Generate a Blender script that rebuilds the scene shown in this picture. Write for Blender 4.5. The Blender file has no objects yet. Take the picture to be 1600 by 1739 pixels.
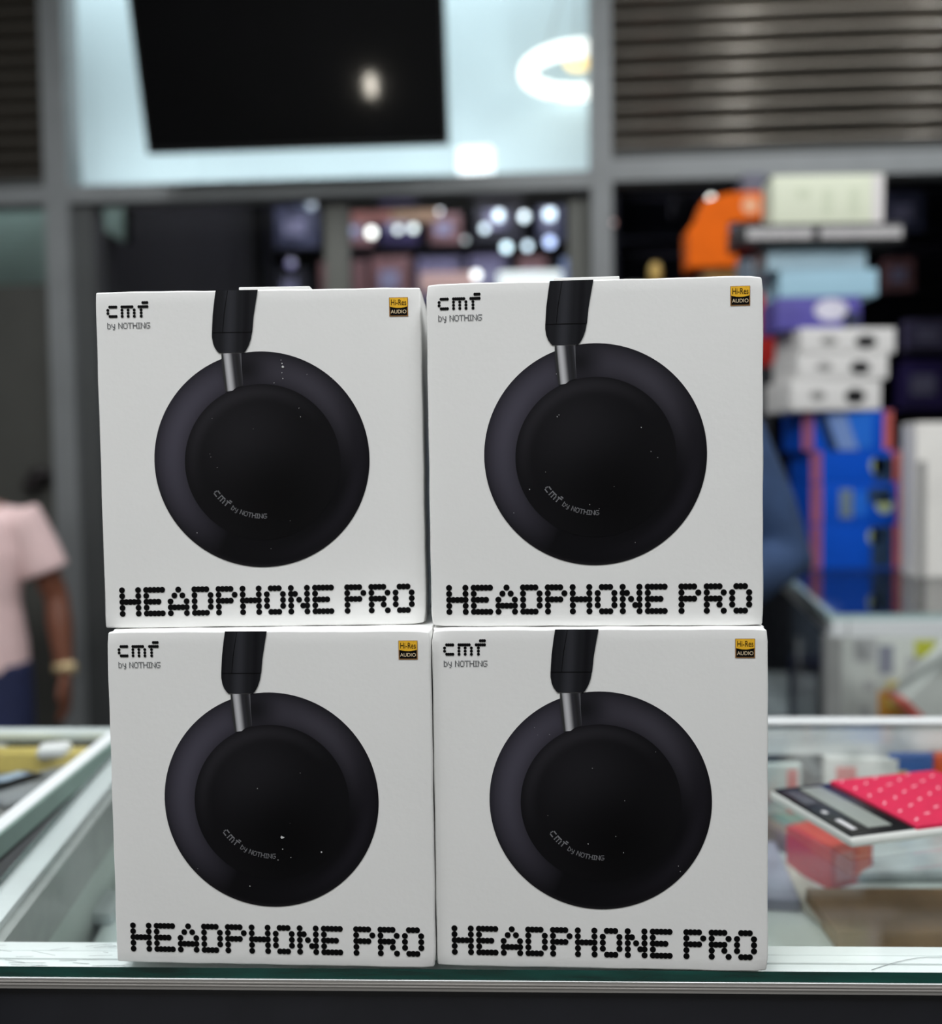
import bpy, bmesh, math, random
from mathutils import Vector, Matrix
random.seed(7)
S = bpy.context.scene
COL = S.collection

# ---------------------------------------------------------------- camera
CZ = 1.45                                   # lens height above the shop floor
YAW, PIT, ROL = -0.0488, 0.0449, -0.0141
FPX = 1600.0
cy, sy = math.cos(YAW), math.sin(YAW)
FW = Vector((sy*math.cos(PIT), cy*math.cos(PIT), -math.sin(PIT)))
R0 = Vector((cy, -sy, 0)); U0 = R0.cross(FW)
RT = R0*math.cos(ROL) + U0*math.sin(ROL)
UP = -R0*math.sin(ROL) + U0*math.cos(ROL)
CAM = Vector((0, 0, CZ))
cd = bpy.data.cameras.new('camera'); cam = bpy.data.objects.new('camera', cd); COL.objects.link(cam)
cam.matrix_world = Matrix(((RT.x, UP.x, -FW.x, 0), (RT.y, UP.y, -FW.y, 0), (RT.z, UP.z, -FW.z, CZ), (0, 0, 0, 1)))
cd.sensor_fit = 'HORIZONTAL'; cd.sensor_width = 36; cd.lens = 36.0*FPX/1600
cd.clip_start = 0.02; cd.clip_end = 60
cd.dof.use_dof = True; cd.dof.focus_distance = 0.56; cd.dof.aperture_fstop = 3.4
S.camera = cam
S.view_settings.view_transform = 'Standard'; S.view_settings.look = 'None'
S.view_settings.gamma = 1; S.view_settings.use_curve_mapping = False
S.view_settings.exposure = -0.07

# ---------------------------------------------------------------- world and the lights of the shop
w = bpy.data.worlds.new('world'); S.world = w; w.use_nodes = True
w.node_tree.nodes['Background'].inputs[0].default_value = (.8, .88, 1, 1)
w.node_tree.nodes['Background'].inputs[1].default_value = 0.25

def area(name, loc, rot, sx, sy_, power, col=(1, 1, 1)):
    l = bpy.data.lights.new(name, 'AREA'); l.shape = 'RECTANGLE'; l.size = sx; l.size_y = sy_
    l.energy = power; l.color = col
    o = bpy.data.objects.new(name, l); COL.objects.link(o); o.location = loc; o.rotation_euler = rot
    return o
PANELS = [(-1.85, -0.35), (-0.45, -0.35), (0.95, -0.35)]
ZP = 3.72
for i, (x, y) in enumerate(PANELS):
    area('panel_light', (x, y, ZP-.02), (0, 0, 0), .6, 1.1, 42, (.965, .985, 1))
CORR = [(1.28, 1.35), (2.32, 1.35)]
for x, y in CORR:
    area('corridor_light', (x, y, 3.50), (math.radians(62), 0, 0), .13, .5, 15, (.93, .97, 1))
area('corridor_light', (-1.2, 1.9, 3.50), (0, 0, 0), .25, .8, 17, (.93, .97, 1))
area('loft_fill', (-0.9, 3.75, 3.90), (0, 0, 0), 2.8, .3, 26, (.90, .96, 1))  # added fill without a fixture, brightens the pale loft wall
area('loft_wall_fill', (-0.75, 3.58, 2.515), (math.radians(180-42), 0, 0), 2.3, .04, 13, (.95, .98, 1))  # added fill hidden behind the transom, lifts the wall's lower part

# ---------------------------------------------------------------- pixel to place
def ray(px, py): return FW*FPX + RT*(px-800) - UP*(py-869.5)
def at(px, py, Y):
    d = ray(px, py); return CAM + d*(Y/d.y)
def onz(px, py, z):
    d = ray(px, py); return CAM + d*((z-CZ)/d.z)

# ---------------------------------------------------------------- materials
MATS = {}
def lin(c): return tuple(((v/255)/12.92 if v/255 <= .04045 else ((v/255+.055)/1.055)**2.4) for v in c)
def mat(name, rgb, rough=.5, metal=0, noise=0, nscale=20, bump=0, bscale=200, spec=.5, emit=None, estr=0, coat=0, aniso=None):
    if name in MATS: return MATS[name]
    m = bpy.data.materials.new(name); m.use_nodes = True; nt = m.node_tree
    b = nt.nodes['Principled BSDF']; c = lin(rgb)
    b.inputs['Base Color'].default_value = (*c, 1); b.inputs['Roughness'].default_value = rough
    b.inputs['Metallic'].default_value = metal; b.inputs['Specular IOR Level'].default_value = spec
    b.inputs['Coat Weight'].default_value = coat
    tc = nt.nodes.new('ShaderNodeTexCoord')
    if noise:
        n = nt.nodes.new('ShaderNodeTexNoise'); n.inputs['Scale'].default_value = nscale; n.inputs['Detail'].default_value = 4
        r = nt.nodes.new('ShaderNodeValToRGB')
        r.color_ramp.elements[0].position = .3; r.color_ramp.elements[1].position = .7
        r.color_ramp.elements[0].color = (*[v*(1-noise) for v in c], 1)
        r.color_ramp.elements[1].color = (*[min(1, v*(1+noise)) for v in c], 1)
        if aniso:
            mp = nt.nodes.new('ShaderNodeMapping'); mp.inputs['Scale'].default_value = aniso
            nt.links.new(tc.outputs['Object'], mp.inputs[0]); nt.links.new(mp.outputs[0], n.inputs['Vector'])
        else: nt.links.new(tc.outputs['Object'], n.inputs['Vector'])
        nt.links.new(n.outputs['Fac'], r.inputs[0]); nt.links.new(r.outputs[0], b.inputs['Base Color'])
    if bump:
        n2 = nt.nodes.new('ShaderNodeTexNoise'); n2.inputs['Scale'].default_value = bscale; n2.inputs['Detail'].default_value = 5
        bp = nt.nodes.new('ShaderNodeBump'); bp.inputs['Strength'].default_value = bump; bp.inputs['Distance'].default_value = .001
        nt.links.new(tc.outputs['Object'], n2.inputs['Vector']); nt.links.new(n2.outputs['Fac'], bp.inputs['Height'])
        nt.links.new(bp.outputs[0], b.inputs['Normal'])
    if emit:
        b.inputs['Emission Color'].default_value = (*emit, 1); b.inputs['Emission Strength'].default_value = estr
    MATS[name] = m; return m

def glass(name, tint=(.972, .988, .982), gloss=.9):
    if name in MATS: return MATS[name]
    m = bpy.data.materials.new(name); m.use_nodes = True; nt = m.node_tree; nt.nodes.clear()
    o = nt.nodes.new('ShaderNodeOutputMaterial'); mx = nt.nodes.new('ShaderNodeMixShader')
    t = nt.nodes.new('ShaderNodeBsdfTransparent'); t.inputs[0].default_value = (*tint, 1)
    g = nt.nodes.new('ShaderNodeBsdfGlossy'); g.inputs['Roughness'].default_value = .03
    f = nt.nodes.new('ShaderNodeLayerWeight'); f.inputs['Blend'].default_value = .5
    pw = nt.nodes.new('ShaderNodeMath'); pw.operation = 'POWER'; pw.inputs[1].default_value = 5
    k = nt.nodes.new('ShaderNodeMath'); k.operation = 'MULTIPLY_ADD'; k.inputs[1].default_value = gloss; k.inputs[2].default_value = .04*gloss
    nt.links.new(f.outputs['Facing'], pw.inputs[0]); nt.links.new(pw.outputs[0], k.inputs[0]); nt.links.new(k.outputs[0], mx.inputs[0])
    nt.links.new(t.outputs[0], mx.inputs[1]); nt.links.new(g.outputs[0], mx.inputs[2]); nt.links.new(mx.outputs[0], o.inputs[0])
    MATS[name] = m; return m

# ---------------------------------------------------------------- mesh helpers
class MB:
    def __init__(s): s.v = []; s.f = []; s.mi = []; s.sm = []
    def add(s, vs, fs, mi=0, smooth=False):
        n = len(s.v); s.v += [tuple(v) for v in vs]
        for f in fs: s.f.append(tuple(i+n for i in f)); s.mi.append(mi); s.sm.append(smooth)
        return s
    def box(s, x0, x1, y0, y1, z0, z1, mi=0):
        return s.add([(x0,y0,z0),(x1,y0,z0),(x1,y1,z0),(x0,y1,z0),(x0,y0,z1),(x1,y0,z1),(x1,y1,z1),(x0,y1,z1)],
                     [(0,3,2,1),(4,5,6,7),(0,1,5,4),(1,2,6,5),(2,3,7,6),(3,0,4,7)], mi)
    def prism(s, pts, d, mi=0):             # pts: list of 3-D points of a flat polygon, d: extrusion vector
        n = len(pts); a = [Vector(p) for p in pts]; b = [p+Vector(d) for p in a]
        return s.add(a+b, [tuple(range(n-1, -1, -1)), tuple(range(n, 2*n))]+[(i, (i+1) % n, n+(i+1) % n, n+i) for i in range(n)], mi)
    def rbox(s, x0, x1, y0, y1, z0, z1, r, mi=0, n=2, jit=None):
        lo = Vector((x0,y0,z0)); hi = Vector((x1,y1,z1)); r = min(r, min(hi-lo)*.49)
        def axis(a, b):
            m = [a+r+(b-a-2*r)*i/n for i in range(n+1)]
            return [a, a+r*.35, a+r*.7]+m+[b-r*.7, b-r*.35, b]
        A = [axis(lo[i], hi[i]) for i in range(3)]; key = {}; vs = []; fs = []
        def vid(p):
            k = tuple(round(c, 6) for c in p)
            if k not in key:
                q = Vector([min(max(p[i], lo[i]+r), hi[i]-r) for i in range(3)]); d = Vector(p)-q
                pp = q+d.normalized()*r if d.length > 1e-9 else Vector(p)
                if jit: pp = jit(pp)
                key[k] = len(vs); vs.append(pp)
            return key[k]
        for ax in range(3):
            u, v_ = (ax+1) % 3, (ax+2) % 3
            for side in (0, 1):
                c = lo[ax] if side == 0 else hi[ax]
                for i in range(len(A[u])-1):
                    for j in range(len(A[v_])-1):
                        q = []
                        for (ii, jj) in ((i,j),(i+1,j),(i+1,j+1),(i,j+1)):
                            p = [0,0,0]; p[ax] = c; p[u] = A[u][ii]; p[v_] = A[v_][jj]; q.append(vid(p))
                        if side == 0: q.reverse()
                        fs.append(tuple(q))
        return s.add(vs, fs, mi, True)
    def tube(s, pts, rad, n=12, mi=0, closed=False):
        P = [Vector(p) for p in pts]; R = rad if isinstance(rad, (list, tuple)) else [rad]*len(P)
        R = [(r, r) if not isinstance(r, (list, tuple)) else r for r in R]
        vs = []; m = len(P)
        for i, p in enumerate(P):
            t = (P[(i+1) % m]-P[i-1]) if closed else (P[min(i+1, m-1)]-P[max(i-1, 0)])
            t.normalize(); ref = Vector((1,0,0)) if abs(t.x) < .9 else Vector((0,1,0))
            b = t.cross(ref).normalized(); a = b.cross(t).normalized()
            for k in range(n):
                th = 2*math.pi*k/n; vs.append(p + a*R[i][0]*math.cos(th) + b*R[i][1]*math.sin(th))
        fs = []
        for i in range(m if closed else m-1):
            for k in range(n):
                j = (i+1) % m; fs.append((i*n+k, i*n+(k+1) % n, j*n+(k+1) % n, j*n+k))
        if not closed: fs += [tuple(range(n-1, -1, -1)), tuple(range((m-1)*n, m*n))]
        return s.add(vs, fs, mi, True)
    def ball(s, c, rx, ry, rz, mi=0, nu=20, nv=12):
        c = Vector(c); pts = []; R = []
        vs = [c+Vector((0,0,-rz))]
        for j in range(1, nv):
            ph = -math.pi/2+math.pi*j/nv
            for k in range(nu):
                th = 2*math.pi*k/nu; vs.append(c+Vector((rx*math.cos(ph)*math.cos(th), ry*math.cos(ph)*math.sin(th), rz*math.sin(ph))))
        vs.append(c+Vector((0,0,rz))); fs = []
        for k in range(nu):
            fs.append((0, 1+(k+1) % nu, 1+k)); e = len(vs)-1; o = 1+(nv-2)*nu
            fs.append((e, o+k, o+(k+1) % nu))
        for j in range(nv-2):
            for k in range(nu):
                a = 1+j*nu; fs.append((a+k, a+(k+1) % nu, a+nu+(k+1) % nu, a+nu+k))
        return s.add(vs, fs, mi, True)
    def disc(s, cx, y, cz, r, n=20, mi=0):    # flat disc facing -y
        vs = [(cx+r*math.cos(2*math.pi*k/n), y, cz+r*math.sin(2*math.pi*k/n)) for k in range(n)]
        return s.add(vs, [tuple(range(n))], mi)
    def poly(s, pts, y, mi=0):                # flat polygon facing -y from (x,z)
        a = sum(pts[i][0]*pts[(i+1) % len(pts)][1]-pts[(i+1) % len(pts)][0]*pts[i][1] for i in range(len(pts)))
        if a < 0: pts = pts[::-1]
        return s.add([(p[0], y, p[1]) for p in pts], [tuple(range(len(pts)))], mi)
    def build(s, name, mats, parent=None, label=None):
        me = bpy.data.meshes.new(name); me.from_pydata(s.v, [], s.f)
        for m in (mats if isinstance(mats, (list, tuple)) else [mats]): me.materials.append(m)
        me.polygons.foreach_set('material_index', s.mi); me.polygons.foreach_set('use_smooth', s.sm)
        me.validate(); me.update()
        o = bpy.data.objects.new(name, me); COL.objects.link(o)
        if parent is not None: o.parent = parent
        if label: o['label'] = label
        return o
def tag(o, label, cat, group=None, kind=None):
    o['label'] = label; o['category'] = cat
    if group: o['group'] = group
    if kind: o['kind'] = kind
    return o
def empty(name, loc, rz, label, cat, group=None):
    o = bpy.data.objects.new(name, None); COL.objects.link(o); o.empty_display_size = .05
    o.location = loc; o.rotation_euler = (0, 0, rz); return tag(o, label, cat, group)
def struct(name, mb, m):
    o = mb.build(name, m); o['kind'] = 'structure'; return o
def copy_tree(o, parent=None):
    c = o.copy(); COL.objects.link(c); c.parent = parent
    for ch in list(o.children): copy_tree(ch, c)
    return c

# common materials
M_ALU = mat('brushed_aluminium', (238, 242, 243), .42, .08, noise=.07, nscale=60, aniso=(1, 30, 30), bump=.05, bscale=400)
M_ALUG = mat('grey_aluminium', (168, 170, 168), .45, .35, noise=.06, nscale=40, bump=.05)
M_FRAME = mat('grey_powder_coated_frame', (128, 131, 132), .5, .1, noise=.06, nscale=8)
M_FRAMED = mat('dark_grey_frame', (74, 76, 76), .5, .1, noise=.06, nscale=8)
M_BLACK = mat('black_laminate', (29, 30, 36), .35, noise=.12, nscale=30)
M_DARK = mat('dark_wall_paint', (40, 40, 46), .8, noise=.1, nscale=5)
M_SLAT = mat('bronze_grey_shutter_steel', (102, 97, 90), .16, .6, noise=.06, nscale=20, aniso=(.5, 6, 6))
M_EDGE = mat('green_glass_edge', (6, 62, 55), .12, 0, noise=.6, nscale=45, aniso=(.35, 1, 3), spec=.8)
M_GL = glass('clear_glass'); M_GL2 = glass('shop_window_glass', (.95, .97, .97), 1)

# ---------------------------------------------------------------- the setting
FLOORM = mat('grey_floor_tiles', (120, 118, 114), .3, noise=.08, nscale=3)
struct('floor', MB().box(-6, 6, -3, 8, -.1, 0), FLOORM)
struct('ceiling', MB().box(-6, 6, -3, 8, 4.0, 4.1), mat('ceiling_white', (225, 227, 226), .9, noise=.02))
struct('wall_back', MB().box(-6, 6, -3.1, -3, 0, 4.0), mat('shop_wall_grey', (150, 150, 150), .8, noise=.03, nscale=2))
struct('wall_left', MB().box(-6.1, -6, -3, 8, 0, 4.0), M_DARK)
struct('wall_right', MB().box(6, 6.1, -3, 8, 0, 4.0), M_DARK)
struct('wall_front', MB().box(-6, 6, 8, 8.1, 0, 4.0), M_DARK)

YF = 3.4                                     # the shopfront across the aisle
def fx(px, py, Y=YF): return at(px, py, Y).x
def fz(px, py, Y=YF): return at(px, py, Y).z
zt0, zt1 = fz(550, 331), fz(550, 302)        # transom
LP0, LP1 = fx(69, 150), fx(109, 150)
RP0, RP1 = fx(1003, 150), fx(1039, 150)
struct('trim_1', MB().box(LP0, LP1, YF, YF+.12, 0, 4.0), M_FRAME)
struct('trim_2', MB().box(RP0, RP1, YF, YF+.12, 0, 4.0), M_FRAME)
struct('trim_3', MB().box(-3.2, LP0, YF+.005, YF+.10, zt0, zt1), M_FRAME)
struct('trim_4', MB().box(LP1, RP0, YF+.005, YF+.10, zt0, zt1), M_FRAME)
zr0, zr1 = fz(1300, 292), fz(1300, 262)
struct('trim_5', MB().box(RP1, 4.2, YF+.005, YF+.10, zr0-.015, zr1), M_FRAME)
struct('trim_6', MB().box(LP1, fx(160, 600), YF+.03, YF+.12, 0, zt0), M_FRAMED)
# loft slab and bright loft wall behind the upper pane
struct('trim_10', MB().prism([(-3.2, YF+.10, zt0), (-3.2, YF+.10, zt0+.04), (-3.2, 4.05, zt0+.22), (-3.2, 4.05, zt0+.18)], (3.2+RP1+.4, 0, 0)), M_DARK)
struct('wall_loft', MB().box(-3.2, RP1+.4, 4.0, 4.05, zt0+.18, 4.0), mat('pale_blue_wall', (202, 220, 225), .85, noise=.04, nscale=1.2))
struct('wall_loft_left', MB().box(-2.95, -2.92, YF+.12, 4.0, zt0+.04, 4.0), MATS['pale_blue_wall'])
struct('wall_loft_right', MB().box(RP1+.3, RP1+.33, YF+.12, 4.0, zt0+.04, 4.0), M_DARK)
struct('window_1', MB().box(LP1, RP0, YF+.05, YF+.058, zt1, 4.0), M_GL2)

def shutter(x0, x1, z0, z1, pitch, label):
    o = empty('roller_shutter', ((x0+x1)/2, YF+.05, z0), 0, label, 'shutter', None)
    a, b = x0-(x0+x1)/2, x1-(x0+x1)/2
    mb = MB(); z = 0.0; prof = []
    while z < z1-z0:
        for k in range(9):
            t = k/8; prof.append((-.024*math.sin(math.pi*t)-.002, z+pitch*.74*t))
        prof.append((.022, z+pitch*.76)); prof.append((.022, z+pitch*.98)); z += pitch
    n = len(prof); vs = [(a, p[0], p[1]) for p in prof]+[(b, p[0], p[1]) for p in prof]
    mb.add(vs, [(i, n+i, n+i+1, i+1) for i in range(n-1)], 0, False)
    so = mb.build('slat_curtain', M_SLAT, o)
    for i, p in enumerate(so.data.polygons): p.use_smooth = True
    MB().box(a, b, -.012, .012, -.035, 0).build('bottom_bar', M_FRAMED, o)
    return o
shutter(RP1, 4.2, zr1+.035, 3.99, .0640, 'bronze grey roller shutter above the stacked boxes on the right')
shutter(-3.2, LP0, zt1+.035, 3.99, .0585, 'bronze grey roller shutter beside the light blue pane on the left')

# lower left: grey door panel with a small pane
struct('wall_panel', MB().box(-3.2, LP0, YF+.04, YF+.10, 0, fz(30, 480)), mat('olive_grey_panel', (70, 70, 66), .6, noise=.12, nscale=3))
struct('window_2', MB().box(-3.2, LP0, YF+.06, YF+.066, fz(30, 480), zt0), M_GL2)
struct('wall_inner_left', MB().box(-3.2, -1.68, 4.3, 4.35, 0, 4.0), mat('muted_green_wall', (130, 146, 144), .8, noise=.18, nscale=2.5))
area('side_room_fill', (-2.2, 4.16, 3.5), (0, 0, 0), 1.0, .12, 17, (1, .98, .93))  # unseen fill added to brighten the green wall behind the small pane
struct('wall_inner_side', MB().box(LP0+.02, LP0+.05, YF+.12, 7.9, 0, zt0-.005).box(LP0+.02, LP0+.05, 4.06, 7.9, zt0-.005, 4.0), mat('near_black_paint', (7, 7, 10), .8, noise=.1, nscale=5))

# shop door frame in the middle
def frect(px0, px1, py0, py1, Y, d, m, name):
    cyy, cxx = (py0+py1)/2, (px0+px1)/2
    return struct(name, MB().box(fx(px0, cyy, Y), fx(px1, cyy, Y), Y, Y+d, fz(cxx, py1, Y), fz(cxx, py0, Y)), m)
M_JAMB = mat('grey_green_door_frame', (98, 99, 93), .5, .1, noise=.06, nscale=6)
xa, xb = fx(552, 420, 3.47), fx(592, 420, 3.47)
xc, xd = fx(966, 420, 3.47), fx(1006, 420, 3.47)
ztj = zt0-.015; zh = fz(780, 346, 3.47)
struct('trim_7', MB().box(xa, xb, 3.47, 3.54, 0, ztj), M_JAMB)
struct('trim_8', MB().box(xc, xd, 3.47, 3.54, 0, ztj), M_JAMB)
struct('trim_9', MB().box(xb, xc, 3.475, 3.535, zh, ztj), M_JAMB)
struct('window_3', MB().box(xb, xc, 3.50, 3.506, 0, zh), M_GL2)
struct('window_4', MB().box(fx(160, 600), xa, 3.50, 3.506, 0, ztj), M_GL2)

# television hung in front of the pane
TVL, TVR = at(250, 262, 3.20), at(763, 264, 3.20)
tvw = TVR.x-TVL.x
tv = empty('television', ((TVL.x+TVR.x)/2, 3.20, TVL.z), 0, 'large black flat television hung high in front of the pale blue pane', 'television')
tv.rotation_euler = (math.radians(16), 0, 0)
MB().rbox(-tvw/2, tvw/2, 0, .035, 0, .78, .004).build('housing', mat('tv_black_plastic', (14, 14, 16), .4), tv)
MB().box(-tvw/2+.012, tvw/2-.012, -.0015, .0, .018, .768).build('screen', mat('tv_screen', (3, 3, 4), .05, spec=.3, noise=.4, nscale=3), tv)
MB().box(-.15, .15, .035, .11, .30, .50).build('wall_bracket', M_BLACK, tv)
MB().tube([(0, .10, .5), (0, .10, 1.2)], .02).build('hanging_pole', M_BLACK, tv)

# small lamp on the wall behind the photographer, mirrored in the television
tn = Vector((0, -math.cos(math.radians(16)), -math.sin(math.radians(16)))); td = ray(630, 145).normalized()
tp = CAM+td*((Vector(tv.location)-CAM).dot(tn)/td.dot(tn)); tr = td-2*td.dot(tn)*tn
wlp = tp+tr*((-2.95-tp.y)/tr.y)
wl = empty('wall_lamp', wlp, 0, 'small upright warm white lamp mirrored in the black television screen', 'lamp')
MB().rbox(-.030, .030, -.01, .012, -.085, .085, .008).build('lamp_glass', mat('warm_white_lamp', (255, 250, 235), .4, emit=(1, .93, .80), estr=75), wl)
MB().rbox(-.045, .045, -.05, -.012, -.10, .10, .006).build('wall_plate', mat('lamp_plate', (180, 180, 180), .4), wl)
# ring lamp behind the pane
rc = at(985, 121, 3.74)
rl = empty('ring_lamp', rc, 0, 'glowing white ring shaped ceiling lamp behind the pane, right of the television', 'lamp')
N = 48; rr = .205
MB().tube([(rr*math.cos(2*math.pi*k/N), rr*math.sin(2*math.pi*k/N), 0) for k in range(N)], (.030), 10, closed=True).build('light_ring', mat('ring_glow', (255, 255, 250), .5, emit=(1, .99, .93), estr=1.6), rl)
MB().tube([(0, 0, .02), (0, 0, .035), (0, 0, .06)], [.05, .06, .02], 20).build('lamp_centre', mat('warm_glow', (255, 220, 150), .5, emit=(1, .72, .30), estr=1.2), rl, 'warm yellow centre')
for a in range(3):
    th = a*2.094+.4
    MB().tube([(rr*math.cos(th), rr*math.sin(th), .02), (0, 0, .5)], .003, 6).build('wire', M_ALUG, rl)
MB().tube([(0, 0, .5), (0, 0, 4.0-rc.z)], .004, 6).build('cord', M_ALUG, rl)

# ---------------------------------------------------------------- ceiling panels of our shop and of the aisle
M_PF = mat('panel_frame_white', (235, 235, 235), .5); M_PD = mat('lit_diffuser', (255, 255, 255), .5, emit=(1, 1, 1), estr=3.0)
for i, (x, y) in enumerate(PANELS):
    t = empty('ceiling_panel_light', (x, y, ZP), 0, ['white ceiling light panel over the shop, left of three', 'white ceiling light panel over the shop, middle of three', 'white ceiling light panel over the shop, right of three'][i], 'ceiling light', 'ceiling panels over the shop')
    MB().box(-.33, .33, -.58, .58, 0, .03).build('frame', M_PF, t)
    MB().box(-.30, .30, -.55, .55, -.004, 0).build('diffuser', M_PD, t)
    for sx in (-.3, .3): MB().tube([(sx, 0, .03), (sx, 0, 4.0-ZP)], .003, 6).build('wire', M_ALUG, t)
for i, (x, y, a, b) in enumerate([(CORR[0][0], CORR[0][1], .22, .5), (CORR[1][0], CORR[1][1], .22, .5), (-1.2, 1.9, .25, .8)]):
    t = empty('hanging_light_bar', (x, y, 3.52), 0, ['white hanging light bar over the aisle, near one on the right', 'white hanging light bar over the aisle, far right one', 'white hanging light bar over the left of the aisle'][i], 'ceiling light', 'light bars over the aisle')
    if i < 2: t.rotation_euler = (math.radians(62), 0, 0); t.location.y -= .02
    MB().box(-a/2-.02, a/2+.02, -b/2-.02, b/2+.02, 0, .04).build('frame', M_PF, t)
    MB().box(-a/2, a/2, -b/2, b/2, -.004, 0).build('diffuser', M_PD, t)
    cdv = Vector((0, .48*math.sin(math.radians(62)), .48*math.cos(math.radians(62)))) if i < 2 else Vector((0, 0, .44))
    MB().tube([(0, 0, .04), Vector((0, 0, .04))+cdv], .004, 6).build('cord', M_ALUG, t)

# ================================================================= our glass counter
ZT = 1.1500                                    # top of the glass
# front edge of the glass runs through these two points
def ye(x): return .5527 + .0095*x
GT = .0064
ct = empty('glass_counter', (0, .8, 0), 0, 'glass topped shop counter with aluminium rails carrying the headphone boxes', 'display counter')
def cbuild(mb, name, m, label=None):
    o = mb.build(name, m, ct, label); o.matrix_parent_inverse = Matrix.Translation((0, -.8, 0)); return o
XR = 1.25
pL0, pL1 = onz(0, 1575, ZT), onz(183, 1345, ZT)     # line of our left rail (its inner edge on the glass)
def xl(y):                                     # x of the left rail's inner edge at depth y
    t = (y-pL0.y)/(pL1.y-pL0.y); return pL0.x+(pL1.x-pL0.x)*t
YB = 1.118
gl = MB(); xs = [xl(.5527)-.035, XR]
quad = [(xl(.55)-.03, ye(xl(.55)-.03), 0), (XR, ye(XR), 0), (XR, YB, 0), (xl(YB)-.03, YB, 0)]
q0 = [(p[0], p[1], ZT-GT) for p in quad]
gl.prism(q0, (0, 0, GT)); gl.mi = [0, 0, 1, 1, 1, 1]
cbuild(gl, 'glass_top', [M_GL, M_EDGE])
def strip(y0a, y1a, z0, z1, x0=None, x1=XR, sk=1):
    """bar parallel to the glass edge, y offsets from that edge"""
    m = MB(); x0 = x0 if x0 is not None else xl(.56)-.03
    m.prism([(x0, ye(x0)+y0a, z0), (x1, ye(x1)+y0a, z0), (x1, ye(x1)+y1a, z0), (x0, ye(x0)+y1a, z0)], (0, 0, z1-z0)); return m
ZU = ZT-GT
x0 = xl(.56)-.03
prof = [(-.0006, ZU-.0005), (-.0006, ZU-.0068), (.003, ZU-.0068), (.003, ZU-.05), (.046, ZU-.05), (.046, ZU-.0045), (.0445, ZU-.0012),
        (.034, ZU-.0012), (.0335, ZU-.004), (.0325, ZU-.004), (.032, ZU-.0006), (.0232, ZU-.0006), (.0228, ZU-.006), (.0210, ZU-.006), (.0206, ZU-.0004)]
fr = MB(); n = len(prof)
A = [(x0, ye(x0)+a, z) for a, z in prof]; B = [(XR, ye(XR)+a, z) for a, z in prof]
fr.add(A+B, [(i, (i+1) % n, n+(i+1) % n, n+i) for i in range(n)]+[tuple(range(n-1, -1, -1)), tuple(range(n, 2*n))])
cbuild(fr, 'front_rail', mat('scratched_white_aluminium', (240, 243, 243), .5, 0, noise=.05, nscale=26, aniso=(.35, 3, 3), bump=.15, bscale=120))
gr = MB()
for zz in (.0028, .0046): gr.prism([(x0, ye(x0)-.0011, ZU-zz), (XR, ye(XR)-.0011, ZU-zz), (XR, ye(XR), ZU-zz), (x0, ye(x0), ZU-zz)], (0, 0, .0007))
cbuild(gr, 'rail_ridge', mat('rail_ridge_grey', (176, 172, 168), .4, .3))
lp = MB(); lp.prism([(x0, ye(x0)-.0008, ZU-.0069), (XR, ye(XR)-.0008, ZU-.0069), (XR, ye(XR)+.001, ZU-.0069), (x0, ye(x0)+.001, ZU-.0069)], (0, 0, .0064))
cbuild(lp, 'rail_lip', mat('lip_grey', (150, 147, 143), .45, .2, noise=.08, nscale=30, aniso=(.3, 10, 10)))
bp = MB(); bp.prism([(x0, ye(x0)+.0015, 0.05), (XR, ye(XR)+.0015, .05), (XR, ye(XR)+.003, .05), (x0, ye(x0)+.003, .05)], (0, 0, ZU-.0068-.05))
cbuild(bp, 'front_panel', M_BLACK)
# scratches on the front rail (left part, seen through the glass)
sc = MB(); rnd = random.Random(3)
for k in range(34):
    x = x0+.02+rnd.random()*.115; o_ = .006+rnd.random()*.034; L = .004+rnd.random()*.02; a = rnd.uniform(-.6, .6); wd = .00018
    p = Vector((x, ye(x)+o_, ZU+.00003 - (.0006 if .0206 < o_ < .034 else 0)))
    d = Vector((math.cos(a), math.sin(a)*.5, 0)); nn = Vector((-d.y, d.x, 0))*wd
    if not (.005 < o_+d.y*L < .044): continue
    sc.add([p-nn, p+d*L-nn, p+d*L+nn, p+nn], [(0, 1, 2, 3)])
cbuild(sc, 'scratches', mat('scratch_grey', (120, 124, 126), .6))['kind'] = 'stuff'
sc2_ = MB()
pts = [onz(1480+i*12, 1647-22*math.sin(min(1, i/8)*1.45), ZU) for i in range(11)]
for a, b in zip(pts, pts[1:]):
    d = (b-a).normalized(); nn = Vector((-d.y, d.x, 0))*.0002; sc2_.add([a-nn, b-nn, b+nn, a+nn], [(0, 1, 2, 3)])
cbuild(sc2_, 'hairline_scratch', mat('scratch_grey', (120, 124, 126), .6))
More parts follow.
